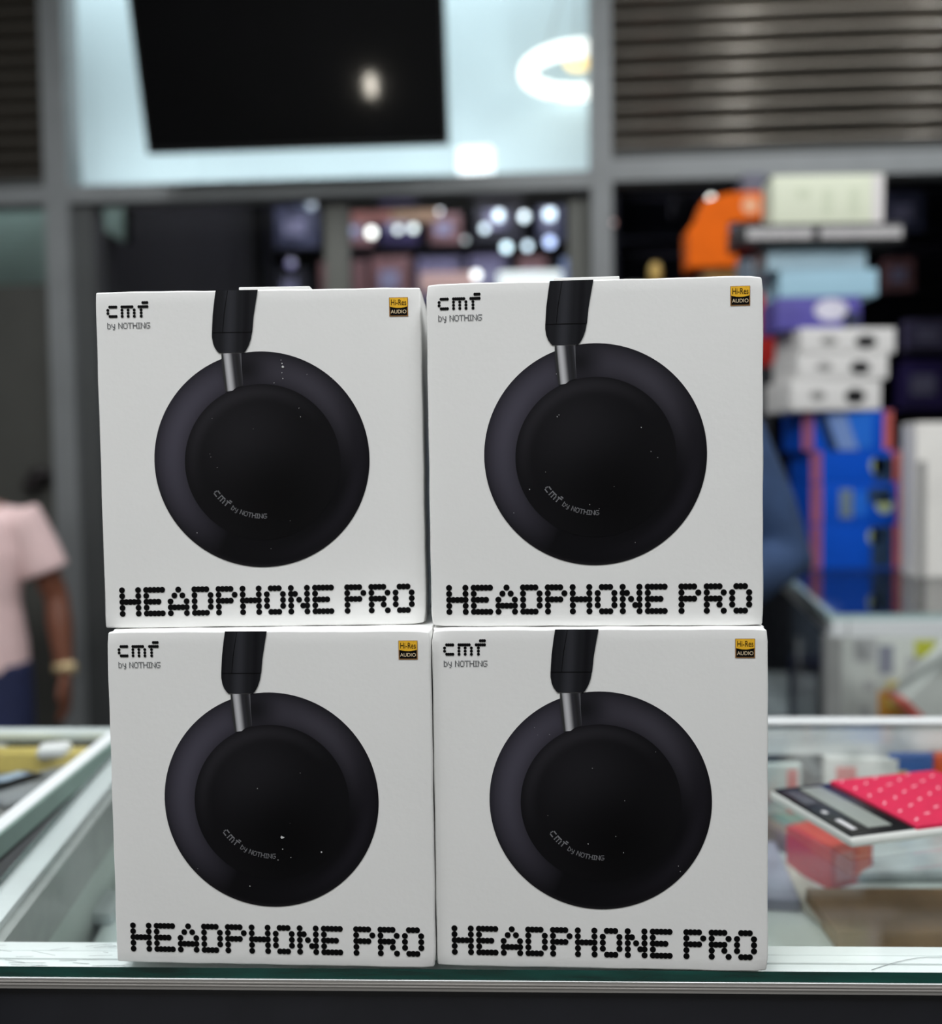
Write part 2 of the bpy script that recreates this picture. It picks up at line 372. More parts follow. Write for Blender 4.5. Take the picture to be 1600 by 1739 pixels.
# left rail: white top flange and grey inner face
def skew_bar(pa, pb, w0, w1, z0, z1):          # bar along pa-pb, from offset w0 to w1 (towards +x)
    d = (pb-pa); d.z = 0; d.normalize(); nx = Vector((d.y, -d.x, 0))
    a = Vector((pa.x, pa.y, z0)); b = Vector((pb.x, pb.y, z0))
    return MB().prism([a+nx*w0, a+nx*w1, b+nx*w1, b+nx*w0], (0, 0, z1-z0))
LA = Vector((xl(ye(0)+.046), ye(0)+.046, 0)); LB = Vector((xl(YB-.02), YB-.02, 0))
cbuild(skew_bar(LA, LB, -.030, -.0085, ZU-.05, ZU-.0004), 'side_rail', M_ALU)
cbuild(skew_bar(LA, LB, -.0085, 0, ZU-.05, ZU-.006), 'side_rail_inner', mat('side_rail_grey', (172, 174, 172), .5, .2, noise=.08, nscale=50))
cbuild(MB().box(xl(YB)-.03, XR, YB-.020, YB+.004, ZU-.03, ZU-.0004).box(xl(YB)-.03, XR, YB+.0005, YB+.004, ZU, ZT+.002).box(xl(YB)-.03, XR, YB-.020, YB+.004, ZT+.0003, ZT+.002), 'rear_rail', MATS['scratched_white_aluminium'])
cbuild(skew_bar(LA, LB, -.028, -.010, .05, ZU-.05), 'side_panel', mat('pale_green_side_panel', (205, 214, 208), .5, noise=.04, nscale=4))
ZS = ZT-.115                                   # display shelf
sh = MB(); sh.prism([(xl(.6), .60, ZS-.012), (XR, .60, ZS-.012), (XR, YB-.005, ZS-.012), (xl(YB), YB-.005, ZS-.012)], (0, 0, .012))
cbuild(sh, 'display_shelf', mat('pale_green_shelf', (212, 220, 216), .35, noise=.10, nscale=5))
cbuild(MB().box(xl(YB), XR, YB-.012, YB-.006, ZS, ZU-.03), 'back_pane', M_GL)
cbuild(MB().box(xl(YB), XR, YB-.012, YB, .05, ZS-.012), 'back_panel', M_BLACK)
for px_ in (.23, .62): cbuild(MB().box(px_, px_+.008, YB-.016, YB-.004, ZS, ZU-.03), 'sliding_door_stile', M_ALUG)

# ================================================================= headphone boxes
BW, BH, BD = .1971, .2050, .094
def nodes_print(name, base, blobs, rough=.45, spec=.12, ramp=None):
    """ink of a printed picture: base colour plus soft blobs, each (cx, cz, r, colour) or ring arcs (cx, cz, r, width, dirx, dirz, sharp, colour)"""
    m = bpy.data.materials.new(name); m.use_nodes = True; nt = m.node_tree; b = nt.nodes['Principled BSDF']
    b.inputs['Roughness'].default_value = rough; b.inputs['Specular IOR Level'].default_value = spec
    L = nt.links.new
    tc = nt.nodes.new('ShaderNodeTexCoord'); sp = nt.nodes.new('ShaderNodeSeparateXYZ'); L(tc.outputs['Object'], sp.inputs[0])
    def mth(op, a, c=None, clamp=False):
        n = nt.nodes.new('ShaderNodeMath'); n.operation = op; n.use_clamp = clamp
        for i, v in enumerate((a, c)):
            if v is None: continue
            if isinstance(v, (int, float)): n.inputs[i].default_value = v
            else: L(v, n.inputs[i])
        return n.outputs[0]
    col = None
    rgb = nt.nodes.new('ShaderNodeRGB'); rgb.outputs[0].default_value = (*base, 1); col = rgb.outputs[0]
    for bl in blobs:
        cx, cz = bl[0], bl[1]
        dx = mth('SUBTRACT', sp.outputs['X'], cx); dz = mth('SUBTRACT', sp.outputs['Z'], cz)
        d = mth('SQRT', mth('ADD', mth('MULTIPLY', dx, dx), mth('MULTIPLY', dz, dz)))
        if len(bl) == 4:
            f = mth('SUBTRACT', 1, mth('DIVIDE', d, bl[2]), True); f = mth('MULTIPLY', mth('MULTIPLY', f, f), mth('SUBTRACT', 3, mth('MULTIPLY', f, 2)))
            c = bl[3]
        elif len(bl) == 5:                      # vertical bar highlight at x = cx + slope*z, width
            xx = mth('SUBTRACT', dx, mth('MULTIPLY', dz, bl[3]))
            f = mth('SUBTRACT', 1, mth('ABSOLUTE', mth('DIVIDE', xx, bl[2])), True); f = mth('MULTIPLY', mth('MULTIPLY', f, f), mth('SUBTRACT', 3, mth('MULTIPLY', f, 2))); c = bl[4]
        else:
            _, _, r, wd, ux, uz, sharp, c = bl
            g = mth('SUBTRACT', 1, mth('ABSOLUTE', mth('DIVIDE', mth('SUBTRACT', d, r), wd)), True)
            g = mth('MULTIPLY', mth('MULTIPLY', g, g), mth('SUBTRACT', 3, mth('MULTIPLY', g, 2)))
            ca = mth('DIVIDE', mth('ADD', mth('MULTIPLY', dx, ux), mth('MULTIPLY', dz, uz)), mth('MAXIMUM', d, 1e-5))
            an = mth('POWER', mth('MAXIMUM', ca, 0.0), sharp)
            f = mth('MULTIPLY', g, an)
        mx = nt.nodes.new('ShaderNodeMix'); mx.data_type = 'RGBA'; mx.blend_type = 'MIX'
        L(f, mx.inputs[0]); L(col, mx.inputs[6]); mx.inputs[7].default_value = (*c, 1); col = mx.outputs[2]
    L(col, b.inputs['Base Color']); MATS[name] = m; return m

M_CARD = mat('white_coated_card', (236, 236, 234), .42, noise=.012, nscale=14, bump=.10, bscale=260, spec=.4)
M_INK = mat('black_ink', (6, 6, 7), .45, spec=.12)
M_INKG = mat('grey_ink', (70, 72, 76), .4)
M_SILV = mat('silver_ink', (118, 118, 122), .4)
RC = .3330*BW; RI = .2405*BW                       # ear cushion and cap radii
CX0, CZ0 = .0015*BW/1, BH*(1-.5015)
ICX, ICZ = CX0+.002*BW, CZ0-.0072*BW
M_CUSH = nodes_print('printed_cushion_ink', (.0040, .0038, .0050), [
    (CX0, CZ0, RC*.83, RC*.27, -.90, .43, .9, (.062, .058, .078)),
    (CX0, CZ0, RC*.83, RC*.24, .55, .84, 3.2, (.046, .043, .056)),
    (CX0, CZ0, RC*.90, RC*.13, .93, -.35, 2.5, (.011, .010, .014)),
    (CX0-.045*BW, CZ0+RC*.84, .10*BW, (.009, .009, .011)),
    (CX0, CZ0, RC*1.0, RC*.04, 0, -1, 1.0, (.011, .010, .012))])
M_CAP = nodes_print('printed_cap_ink', (.0055, .0053, .0065), [
    (ICX-.06*BW, ICZ+.09*BW, .22*BW, (.0130, .0125, .0150)),
    (ICX, ICZ, RI*.90, RI*.14, -.5, .86, 1.3, (.020, .019, .023)),
    (ICX+.05*BW, ICZ-.13*BW, .26*BW, (.0018, .0017, .0022))])
M_BAND = nodes_print('printed_band_ink', (.012, .0125, .015), [
    (-.085*BW, BH*.93, .030*BW, .06, (.030, .031, .037)), (-.135*BW, BH*.93, .012*BW, .06, (.008, .008, .010)), (-.035*BW, BH*.93, .016*BW, .06, (.007, .007, .009))], rough=.45)
M_STEM = nodes_print('printed_stem_ink', (.03, .03, .035), [
    (-.094*BW, BH*.76, .019*BW, -.09, (.52, .52, .54)), (-.064*BW, BH*.76, .010*BW, -.09, (.020, .02, .022)),
    (-.108*BW, BH*.76, .006*BW, -.09, (.03, .03, .03)), (-.052*BW, BH*.76, .0045*BW, -.09, (.10, .10, .11))], rough=.3)

FONT = {'H': [(0,0),(4,0),(0,1),(4,1),(0,2),(1,2),(2,2),(3,2),(4,2),(0,3),(4,3),(0,4),(4,4)],
 'E': [(0,0),(1,0),(2,0),(3,0),(4,0),(0,1),(0,2),(1,2),(2,2),(3,2),(0,3),(0,4),(1,4),(2,4),(3,4),(4,4)],
 'A': [(2,0),(1,1),(3,1),(0,2),(4,2),(0,3),(1,3),(2,3),(3,3),(4,3),(0,4),(4,4)],
 'D': [(0,0),(1,0),(2,0),(3,0),(0,1),(4,1),(0,2),(4,2),(0,3),(4,3),(0,4),(1,4),(2,4),(3,4)],
 'P': [(0,0),(1,0),(2,0),(3,0),(0,1),(4,1),(0,2),(1,2),(2,2),(3,2),(0,3),(0,4)],
 'O': [(1,0),(2,0),(3,0),(0,1),(4,1),(0,2),(4,2),(0,3),(4,3),(1,4),(2,4),(3,4)],
 'N': [(0,0),(4,0),(0,1),(1,1),(4,1),(0,2),(2,2),(4,2),(0,3),(3,3),(4,3),(0,4),(4,4)],
 'R': [(0,0),(1,0),(2,0),(3,0),(0,1),(4,1),(0,2),(1,2),(2,2),(3,2),(0,3),(3,3),(0,4),(4,4)]}
WORD = [('H',0),('E',6),('A',12),('D',18),('P',24),('H',30),('O',36),('N',42),('E',48),('P',56),('R',62),('O',68)]
CMF = [(c,0) for c in (1,2,3,4)]+[(0,1.03),(0,2.03)]+[(c,3) for c in (1,2,3,4)]
CMF += [(c,0) for c in range(7,13)]+[(c,r) for c in (7,10,13) for r in (1,2,3)]
CMF += [(c,-1.28) for c in (17.4,18.4,19.4)]+[(c,0) for c in (15.4,16.4,17.4,18.4,19.4)]+[(16.4,r) for r in (1,2,3)]
# small dotted tagline, positions in crop units (x to the right, rows 0..5 by 29)
def small_text():
    pts = []
    def L(x, w, cells, r0=0):
        n = max(c for c, _ in cells) or 1
        for c, r in cells: pts.append((x+w*c/4, 29*(r+r0)))
    L(0, 80, [(0,0),(0,1),(0,2),(1.5,1),(2.8,1.2),(0,3),(4,2.2),(4,3.2),(4,4),(0,4),(0,5),(1.4,5),(2.8,5)])
    L(118, 80, [(0,1),(0,2),(4,1),(4,2),(4,3),(1,3),(2.2,3.7),(3.4,3.9),(4,4.4),(4,5),(3.2,6.1),(2,6.1)])
    L(312, 95, [(0,r) for r in range(6)]+[(4,r) for r in range(6)]+[(1,1),(2,2.5),(3,3.8)])
    L(448, 100, [(1,0),(2,0),(3,0),(1,5),(2,5),(3,5)]+[(0,r) for r in (1,2,3,4)]+[(4,r) for r in (1,2,3,4)])
    L(575, 110, [(0,0),(1,0),(2,0),(3,0),(4,0)]+[(2,r) for r in (1,2,3,4,5)])
    L(717, 100, [(0,r) for r in range(6)]+[(4,r) for r in range(6)]+[(1,2.4),(2,2.4),(3,2.4)])
    L(850, 60, [(0,0),(2,0),(4,0),(0,5),(2,5),(4,5)]+[(2,r) for r in (1,2,3,4)])
    L(945, 100, [(0,r) for r in range(6)]+[(4,r) for r in range(6)]+[(1,1),(2,2.5),(3,3.8)])
    L(1080, 105, [(1,0),(2,0),(3,0),(4,0),(1,5),(2,5),(3,5)]+[(0,r) for r in (1,2,3,4)]+[(4,4),(4,3),(3,2.6),(2.2,2.6)])
    return pts
SMALL = small_text()
def U(u): return (u-.5)*BW
def V(v): return BH*(1-v)
def jitter(seed):
    r = random.Random(seed); ph = [r.uniform(0, 6) for _ in range(6)]
    crn = [(sx, sz, r.uniform(.0, .0022)) for sx in (-1, 1) for sz in (0, 1)]
    def j(p):
        q = p.copy(); ez = min(p.z, BH-p.z); ex = BW/2-abs(p.x)
        wv = .00010*(math.sin(p.x*210+ph[0])+math.sin(p.x*97+ph[1]))
        if ez < .003: q.z += wv*(1-ez/.003)*(-1 if p.z > BH/2 else 1)*1.0
        wv = .00008*(math.sin(p.z*170+ph[2])+math.sin(p.z*83+ph[3]))
        if ex < .003: q.x += wv*(1-ex/.003)
        for sx, sz, a in crn:
            dd = math.hypot(p.x-sx*BW/2, p.z-sz*BH)
            if dd < .010 and p.y < .01:
                k = (1-dd/.010)**2*a*.6; q.x -= sx*k; q.z += k*(1 if sz == 0 else -1); q.y += k*.5
        return q
    return j
ET = .00012
def wordmark():
    m = MB()
    ux, uy, r = .01253*BW, .01775*BH, .0093*BW
    for ch, c0 in WORD:
        for c, rr_ in FONT[ch]:
            m.disc(U(.0555)+(c0+c)*ux, -ET*(1.6+.01*((c0+c) % 3)), V(.8855)-rr_*uy, r, 18)
    return m
def logo():
    m = MB(); ux, uy, r = 3.56/571*BW, 5.4/586*BH, 2.62/571*BW
    for c, rr_ in CMF: m.disc(U(.0385)+c*ux, -ET*(1.6+.02*(int(c*2) % 3)), V(.0448)-rr_*uy, r, 14)
    return m
def tagline():
    m = MB(); k = 1/16/571*BW
    for x, y in SMALL: m.disc(U(.0365)+x*k, -ET*1.6, V(.0925)-y*k, .00030, 8)
    return m
def curved():
    m = MB(); R_ = .1745*BW; k = 1/571*BW
    def put(s, h, rad, y):                    # s: arc px from the left end, h: height above the mid-line
        th = math.radians(213.5)+s*k/R_; rr_ = R_-h*k
        m.disc(CX0+rr_*math.cos(th), y, CZ0+rr_*math.sin(th), rad, 8)
    for c, r in CMF: put(c*3.56*.49, (1.5-r)*2.7, .00043, -ET*3.2)
    for x, y in SMALL: put(40.5+x/16*.86, (72-y)/16*.80, .00026, -ET*3.2)
    return m
def text_mesh(body, size, x, z, y, m, parent, name, sx=1.0, off=0.0):
    cu = bpy.data.curves.new(name, 'FONT'); cu.body = body; cu.size = size; cu.align_x = 'CENTER'; cu.align_y = 'CENTER'; cu.offset = off
    o = bpy.data.objects.new(name, cu); COL.objects.link(o)
    dg = bpy.context.evaluated_depsgraph_get(); me = bpy.data.meshes.new_from_object(o.evaluated_get(dg))
    bpy.data.objects.remove(o); o = bpy.data.objects.new(name, me); COL.objects.link(o)
    me.materials.clear(); me.materials.append(m)
    o.rotation_euler = (math.pi/2, 0, 0); o.location = (x, y, z); o.scale = (sx, 1, 1); o.parent = parent
    return o
M_GOLD = mat('badge_gold', (240, 184, 44), .35, 0, noise=.10, nscale=400)
M_BRNZ = mat('badge_border', (176, 128, 74), .35, .4)
M_CREAM = mat('badge_cream', (236, 214, 178), .4)
def badge(par):
    o = MB().poly([(U(.9035), V(.0290)), (U(.9615), V(.0290)), (U(.9615), V(.0845)), (U(.9035), V(.0845))], -ET*1.6).build('audio_badge', M_BRNZ, par, 'square gold and black badge')
    a0, a1 = U(.9050), U(.9600)
    MB().poly([(U(.9065), V(.05)), (U(.9585), V(.05)), (U(.9585), V(.0815)), (U(.9065), V(.0815))], -ET*2.4).build('badge_lower_field', M_INK, o, 'black field')
    arc = [(a0+(a1-a0)*i/14, V(.0555)-.0009*(1-(i/7-1)**2)*1.0) for i in range(15)]
    MB().poly([(a0, V(.0302)), (a1, V(.0302))]+arc[::-1], -ET*3.2).build('badge_upper_field', M_GOLD, o, 'gold field with curved lower edge')
    text_mesh('Hi-Res', .0050, (a0+a1)/2, V(.0445), -ET*4, M_INK, o, 'badge_lettering', .70, 0.0)
    text_mesh('AUDIO', .0031, (a0+a1)/2, V(.0712), -ET*4, M_CREAM, o, 'badge_lettering', .96, 0.0)
def pic(par):
    m = MB(); N = 128
    m.add([(CX0+RC*math.cos(2*math.pi*k/N), -ET*1.6, CZ0+RC*math.sin(2*math.pi*k/N)) for k in range(N)], [tuple(range(N))])
    pc = m.build('printed_headphone', M_CUSH, par, 'printed picture of a black over-ear headphone')
    m = MB(); m.add([(ICX+RI*math.cos(2*math.pi*k/N), -ET*2.4, ICZ+RI*math.sin(2*math.pi*k/N)) for k in range(N)], [tuple(range(N))])
    m.build('printed_ear_cap', M_CAP, pc, 'darker flat disc of the ear cup')
    c = lambda x, y: (U((x-32-(y-45)*.010)/1527), V((y-45)/1565))
    top = -.0018
    L_ = [c(600, 46), c(593, 90), c(584, 160), c(579, 240)]; Rr = [c(769, 240), c(776, 170), c(788, 100), c(798, 46)]
    MB().poly(L_+Rr, -ET*3.2).build('printed_headband', M_BAND, pc)
    MB().poly([c(579, 239.5), c(579, 262), c(584, 290), c(592, 310), c(605, 328), c(613, 334), c(728, 334), c(738, 324), c(752, 300), c(762, 272), c(768, 239.5)], -ET*3.2).build('printed_headband_end', M_BAND, pc)
    MB().poly([c(580, 238), c(768, 238), c(768, 241), c(580, 241)], -ET*4).build('printed_seam', M_INK, pc)
    MB().poly([c(655, 48), c(657, 48), c(640, 150), c(630, 240), c(628, 240), c(637, 150)], -ET*4).build('printed_seam', M_INK, pc)
    MB().poly([c(622, 336), c(717, 336), c(717, 400), c(722, 478), c(721, 486), c(690, 494), c(672, 508), c(640, 512), c(630, 460), c(623, 400)], -ET*3.2).build('printed_stem', M_STEM, pc, 'printed chrome stem')
    curved().build('curved_lettering', M_SILV, pc, 'grey dotted lettering on the ear cup')
def headphone_box(name_seed, loc, rz, tilt, label, first=None):
    if first is None:
        b = empty('headphone_box', loc, rz, label, 'box', 'headphone boxes stacked on the counter')
        wordmark().build('product_lettering', M_INK, b, 'black dotted lettering')
        logo().build('logo', M_INK, b, 'black dotted logo')
        tagline().build('tagline', M_INKG, b, 'small grey dotted tagline')
        badge(b); pic(b)
    else:
        b = copy_tree(first); b['label'] = label
        for ch in list(b.children):
            if ch.name.startswith(('carton', 'scuff', 'top_flap')): bpy.data.objects.remove(ch)
        b.location = loc; b.rotation_euler = (0, 0, rz)
    b.rotation_euler = (0, tilt, rz)
    MB().rbox(-BW/2, BW/2, 0, BD, 0, BH, .0011, n=30, jit=jitter(name_seed)).build('carton', M_CARD, b)
    return b
hb = headphone_box(11, (-.1508, .5541, ZT+.0002), -.0155, 0, 'white headphone box at the lower left of the four, standing on the glass')
h2 = headphone_box(12, (.0469, .5544, ZT+.0002), -.0148, 0, 'white headphone box at the lower right of the four, standing on the glass', hb)
h3 = headphone_box(13, (-.1552, .5685, ZT+BH+.0006), .0441, 0, 'white headphone box at the upper left, with scuffed print, on another box', hb)
h4 = headphone_box(14, (.0462, .5623, ZT+BH+.0006), -.0138, 0, 'white headphone box at the upper right of the four, with dented bottom corners', hb)
def flap(par, x0_, x1_, y0_=.0022):
    MB().rbox(x0_, x1_, y0_, y0_+.03, BH-.0002, BH+.0021, .0006).build('top_flap', M_CARD, par, 'folded hanging tab on top')
flap(h3, U(.44), U(.66)); flap(h4, U(.385), U(.58))
M_SCUFF = mat('scuffed_paper', (205, 205, 205), .8)
def scuffs(par, spots, seed):
    r = random.Random(seed); m = MB()
    for (x, y, s) in spots:                   # in the fractions of the front
        k = 6; pts_ = [(U(x)+s*BW*(.5+r.random())*math.cos(2*math.pi*i/k), V(y)+s*BW*(.5+r.random())*math.sin(2*math.pi*i/k)) for i in range(k)]
        m.poly(pts_, -ET*4.5)
    o = m.build('dust_specks', M_SCUFF, par, 'small white scuffs and dust specks'); o['kind'] = 'stuff'
def dust(seed, n, x0_=.22, x1_=.78, y0_=.25, y1_=.8):
    r = random.Random(seed); return [(r.uniform(x0_, x1_), r.uniform(y0_, y1_), r.uniform(.0006, .0013)) for _ in range(n)]
scuffs(h3, [(.571, .218, .0022), (.573, .228, .0032), (.570, .245, .0016), (.572, .262, .0016), (.568, .208, .0012), (.545, .275, .0014), (.62, .35, .001)]+dust(1, 12), 1)
scuffs(hb, [(.535, .612, .0048), (.535, .648, .0018), (.56, .672, .0015), (.655, .655, .0022), (.43, .76, .0016), (.52, .68, .0014)]+dust(2, 6), 2)
scuffs(h4, [(.395, .385, .0016), (.640, .425, .0014), (.39, .39, .0014)]+dust(3, 12), 3)
scuffs(h2, [(.48, .405, .0012), (.465, .628, .0014), (.548, .605, .0012), (.575, .50, .001)]+dust(4, 8), 4)

# ================================================================= calculator on the glass
cA, cB = onz(1357, 1333, ZT+.0105), onz(1446, 1421, ZT+.0105)      # far and near corner of the display end
cC = onz(1600, 1402, ZT+.0105)
ux_ = (cC-cB); ux_.z = 0; ux_.normalize(); wid = (cA-cB).length; ang = math.atan2(ux_.y, ux_.x)
vy_ = Vector((-ux_.y, ux_.x, 0)); wid = (cA-cB).dot(vy_)
calc = empty('desk_calculator', (cB.x, cB.y, ZT), ang, 'desktop calculator with pink speckled keypad cover lying on the glass', 'calculator')
CL = .175; CHT = .0090
MB().rbox(0, CL, 0, wid, .0005, CHT, .004).build('body', mat('calc_body_grey', (214, 216, 212), .4), calc)
MB().rbox(.002, .062, .003, wid-.003, CHT-.002, CHT+.0015, .0012).build('display_surround', mat('calc_black', (20, 21, 24), .18), calc)
MB().rbox(.024, .046, .012, wid-.010, CHT, CHT+.0022, .0005).build('display', mat('lcd_grey', (146, 152, 146), .2), calc)
MB().rbox(.006, .019, wid*.60, wid-.012, CHT, CHT+.0021, .0005).build('solar_cell', mat('solar_grey', (76, 76, 84), .2), calc)
lm = MB().box(.009, .014, .012, .034, CHT+.0015, CHT+.0018); lm.box(.0095, .0135, .048, .054, CHT+.0015, CHT+.0018)
lm.build('white_marking', mat('calc_white', (220, 220, 222), .5), calc)
MB().rbox(.060, CL-.002, .002, wid-.002, CHT-.003, CHT+.0035, .002).build('keypad_cover', mat('pink_cover', (204, 18, 70), .6, noise=.06, nscale=80), calc, 'bright pink speckled cover')
cov = calc.children[-1]; fl = MB(); rnd = random.Random(5)
for i in range(6):
    for j in range(6):
        x = .069+i*.0175; y = .012+j*(wid-.02)/5+(.009 if i % 2 else 0); a = rnd.uniform(.2, .9)
        if y > wid-.005: continue
        d = Vector((math.cos(a), math.sin(a), 0)); n_ = Vector((-d.y, d.x, 0)); c0 = Vector((x, y, CHT+.0037))
        fl.prism([c0-d*.003-n_*.0008, c0+d*.003-n_*.0008, c0+d*.003+n_*.0008, c0-d*.003+n_*.0008], (0, 0, .0001))
fl.build('pale_speckles', mat('pale_pink', (250, 190, 205), .5), cov)

# ================================================================= goods inside our counter
def card(name, label, cat, p, sx, sy_, sz, rz, m, extra=None, tilt=0, group=None, r=.002, rx=0):
    o = empty(name, p, rz, label, cat, group); o.rotation_euler = (rx, tilt, rz)
    MB().rbox(-sx/2, sx/2, -sy_/2, sy_/2, 0, sz, r).build('carton' if 'box' in name else 'body', m, o)
    if extra:
        for (nm, bx, mm) in extra: MB().box(*bx).build(nm, mm, o)
    return o
M_WC = mat('white_card', (226, 226, 222), .5, noise=.05, nscale=30)
M_RC = mat('red_card', (206, 48, 34), .45, noise=.08, nscale=30)
M_OC = mat('orange_card', (226, 84, 30), .45, noise=.06, nscale=30)
M_BC = mat('brown_cardboard', (142, 112, 80), .8, noise=.12, nscale=40)
M_LG = mat('clear_grey_plastic', (176, 184, 186), .25, noise=.2, nscale=35)
M_BLU = mat('blue_card', (56, 98, 168), .45, noise=.1, nscale=30)
M_NAVY = mat('navy_card', (34, 40, 66), .5, noise=.1, nscale=30)
M_LAV = mat('lavender_card', (150, 150, 166), .5, noise=.15, nscale=30)
M_YEL = mat('yellow_card', (236, 210, 116), .5, noise=.05, nscale=30)
M_PNK = mat('pink_card', (214, 120, 116), .5, noise=.1, nscale=30)
M_GRN = mat('green_grey_card', (110, 140, 130), .5, noise=.2, nscale=40)
p = onz(1535, 1585, ZS); card('cardboard_box', 'brown cardboard box lying in the counter below the calculator', 'box', (p.x+.035, p.y+.01, ZS), .21, .085, .018, .02, M_BC)
p = onz(1365, 1530, ZS); card('paper_bag', 'long pale paper bag lying diagonally in the counter beside the cardboard box', 'bag', (p.x, p.y+.02, ZS), .035, .17, .006, .22, mat('pale_paper', (186, 182, 168), .6, noise=.1, nscale=25))
p = onz(1318, 1500, ZS); card('blister_pack', 'lavender grey accessory pack lying at the left of the counter goods', 'package', (p.x-.012, p.y+.01, ZS), .05, .14, .012, -.1, M_LAV, [('hang_tab', (-.012, .012, .05, .068, .012, .0125), M_WC)])
p = onz(1540, 1475, ZS); card('plastic_bag', 'shiny clear plastic bag spread behind the cardboard box in the counter', 'bag', (p.x+.02, p.y+.02, ZS), .24, .11, .014, .03, M_LG, r=.007)
p = onz(1425, 1455, ZS+.03); card('red_accessory_box', 'red box in the counter showing under the corner of the calculator', 'box', (p.x, p.y+.03, ZS), .058, .06, .045, .5, M_RC, [('front_label', (-.022, .0, -.0312, -.030, .008, .036), M_PNK), ('window_label', (.006, .022, -.0312, -.030, .006, .038), M_OC)])
p = onz(1345, 1350, ZS+.06); card('white_blister_pack', 'white and grey hanging pack upright at the left end of the counter goods', 'package', (p.x-.012, YB-.05, ZS), .075, .012, .078, .1, mat('pale_green_card', (196, 206, 202), .5, noise=.12, nscale=30), [('printed_stripe', (-.03, .02, -.0065, -.006, .03, .042), M_LG), ('side_stripe', (.02, .032, -.0065, -.006, .006, .072), M_PNK)], r=.003)
p = onz(1430, 1300, ZT-.06); card('striped_blister_pack', 'white pack with red and teal print upright behind the calculator', 'package', (p.x, YB-.045, ZS), .08, .012, .084, -.06, M_WC, [('red_print', (-.028, -.006, -.0065, -.006, .040, .074), M_PNK), ('teal_print', (-.002, .016, -.0065, -.006, .034, .060), M_GRN)])
p = onz(1535, 1295, ZT-.05); card('blue_blister_pack', 'blue and yellow pack upright behind the calculator', 'package', (p.x-.005, YB-.045, ZS), .055, .012, .088, .05, M_BLU, [('yellow_print', (-.024, -.010, -.0065, -.006, .05, .07), M_YEL), ('white_print', (-.004, .02, -.0065, -.006, .03, .05), M_WC)])
p = onz(1590, 1295, ZT-.05); card('orange_accessory_box', 'orange red box upright at the far right behind the calculator', 'box', (p.x+.02, YB-.045, ZS), .085, .02, .088, 0, M_OC, [('front_label', (-.02, .03, -.0105, -.0101, .02, .05), M_WC)])
p = onz(1330, 1420, ZS); card('teal_grey_pack', 'dull brown pack lying behind the lavender pack in the counter', 'package', (p.x+.01, p.y-.01, ZS), .07, .06, .022, .35, mat('dull_brown', (128, 112, 96), .6, noise=.25, nscale=40), [('printed_band', (-.02, .02, -.02, .02, .022, .0223), M_GRN)])
p = onz(120, 1548, ZS+.03); card('white_storage_box', 'low pale box faintly seen on the shelf at the left of the counter', 'box', (p.x-.01, p.y+.06, ZS), .06, .05, .012, 0, mat('pale_grey_card', (196, 202, 202), .5, noise=.05, nscale=20))

# ================================================================= the neighbouring glass counter on the left
def bar_px(a, b, z, w0, w1, z0, z1):
    return skew_bar(onz(*a, z), onz(*b, z), w0, w1, z0, z1)
nc = empty('side_counter', (-.6, .8, 0), 0, 'second glass topped counter with white rails left of the headphone boxes', 'display counter')
def nbuild(mb, name, m, label=None):
    o = mb.build(name, m, nc, label); o.matrix_parent_inverse = Matrix.Translation((.6, -.8, 0)); return o
nA, nB = onz(0, 1414, ZT), onz(182, 1265, ZT)
dn = (nB-nA).normalized(); nA2 = nA-dn*.35; 
YN = onz(60, 1243, ZT).y; nB2 = nA+dn*((YN-nA.y)/dn.y)
nbuild(skew_bar(nA2, nB2, -.016, -.001, ZT-.012, ZT+.0004), 'top_rail', M_ALU)
nbuild(skew_bar(nA2, nB2, -.001, .0012, ZT-.020, ZT-.001), 'glass_edge', mat('frosted_green_edge', (150, 176, 166), .3, noise=.08, nscale=30))
nbuild(skew_bar(nA2, nB2, -.004, .0002, ZT-.024, ZT-.020), 'gasket', mat('black_rubber', (24, 28, 28), .6))
nbuild(skew_bar(nA2, nB2, -.012, .001, ZT-.045, ZT-.024), 'lower_rail', mat('lilac_grey_aluminium', (150, 150, 152), .4, .3, noise=.1, nscale=30))
nbuild(skew_bar(nA2, nB2, -.012, -.002, .05, ZT-.045), 'side_panel', M_BLACK)
g = MB(); g.prism([(-1.6, nA2.y, ZT-.006), (nA2.x-.016, nA2.y, ZT-.006), (nB2.x-.016, YN, ZT-.006), (-1.6, YN, ZT-.006)], (0, 0, .005)); g.mi = [0, 0, 1, 1, 1, 1]
nbuild(g, 'glass_top', [M_GL, M_EDGE])
nbuild(MB().box(-1.6, nB2.x, YN-.004, YN+.016, ZT-.008, ZT+.0004), 'rear_rail', mat('pale_rail', (214, 224, 222), .4, .1, noise=.05))
ZN = ZT-.036
nbuild(MB().box(-1.6, nA2.x-.03, nA2.y, YN-.002, ZN-.01, ZN), 'display_shelf', mat('grey_shelf', (150, 150, 148), .5, noise=.15, nscale=8))
nbuild(MB().box(-1.6, nB2.x-.01, YN-.002, YN+.014, .05, ZT-.008), 'back_panel', M_BLACK)
def pn(px, py, z=None): return onz(px, py, ZN if z is None else z)
p = pn(80, 1262); card('yellow_carton', 'long flat yellow carton lying along the far edge of the left counter', 'box', (p.x-.02, YN-.03, ZN), .26, .026, .024, 0, M_YEL)
p = pn(86, 1285, ZN+.02); card('white_bag', 'crumpled white bag on the olive packet in the left counter', 'bag', (p.x, p.y+.01, ZN+.0175), .036, .03, .014, .3, mat('bright_white_bag', (246, 246, 246), .5, noise=.04, nscale=60), r=.007)
p = pn(75, 1298); card('olive_packet', 'olive green flat packet lying in front of the yellow carton', 'package', (p.x, p.y, ZN), .10, .035, .017, .1, mat('olive_card', (150, 148, 62), .5, noise=.2, nscale=40), r=.003)
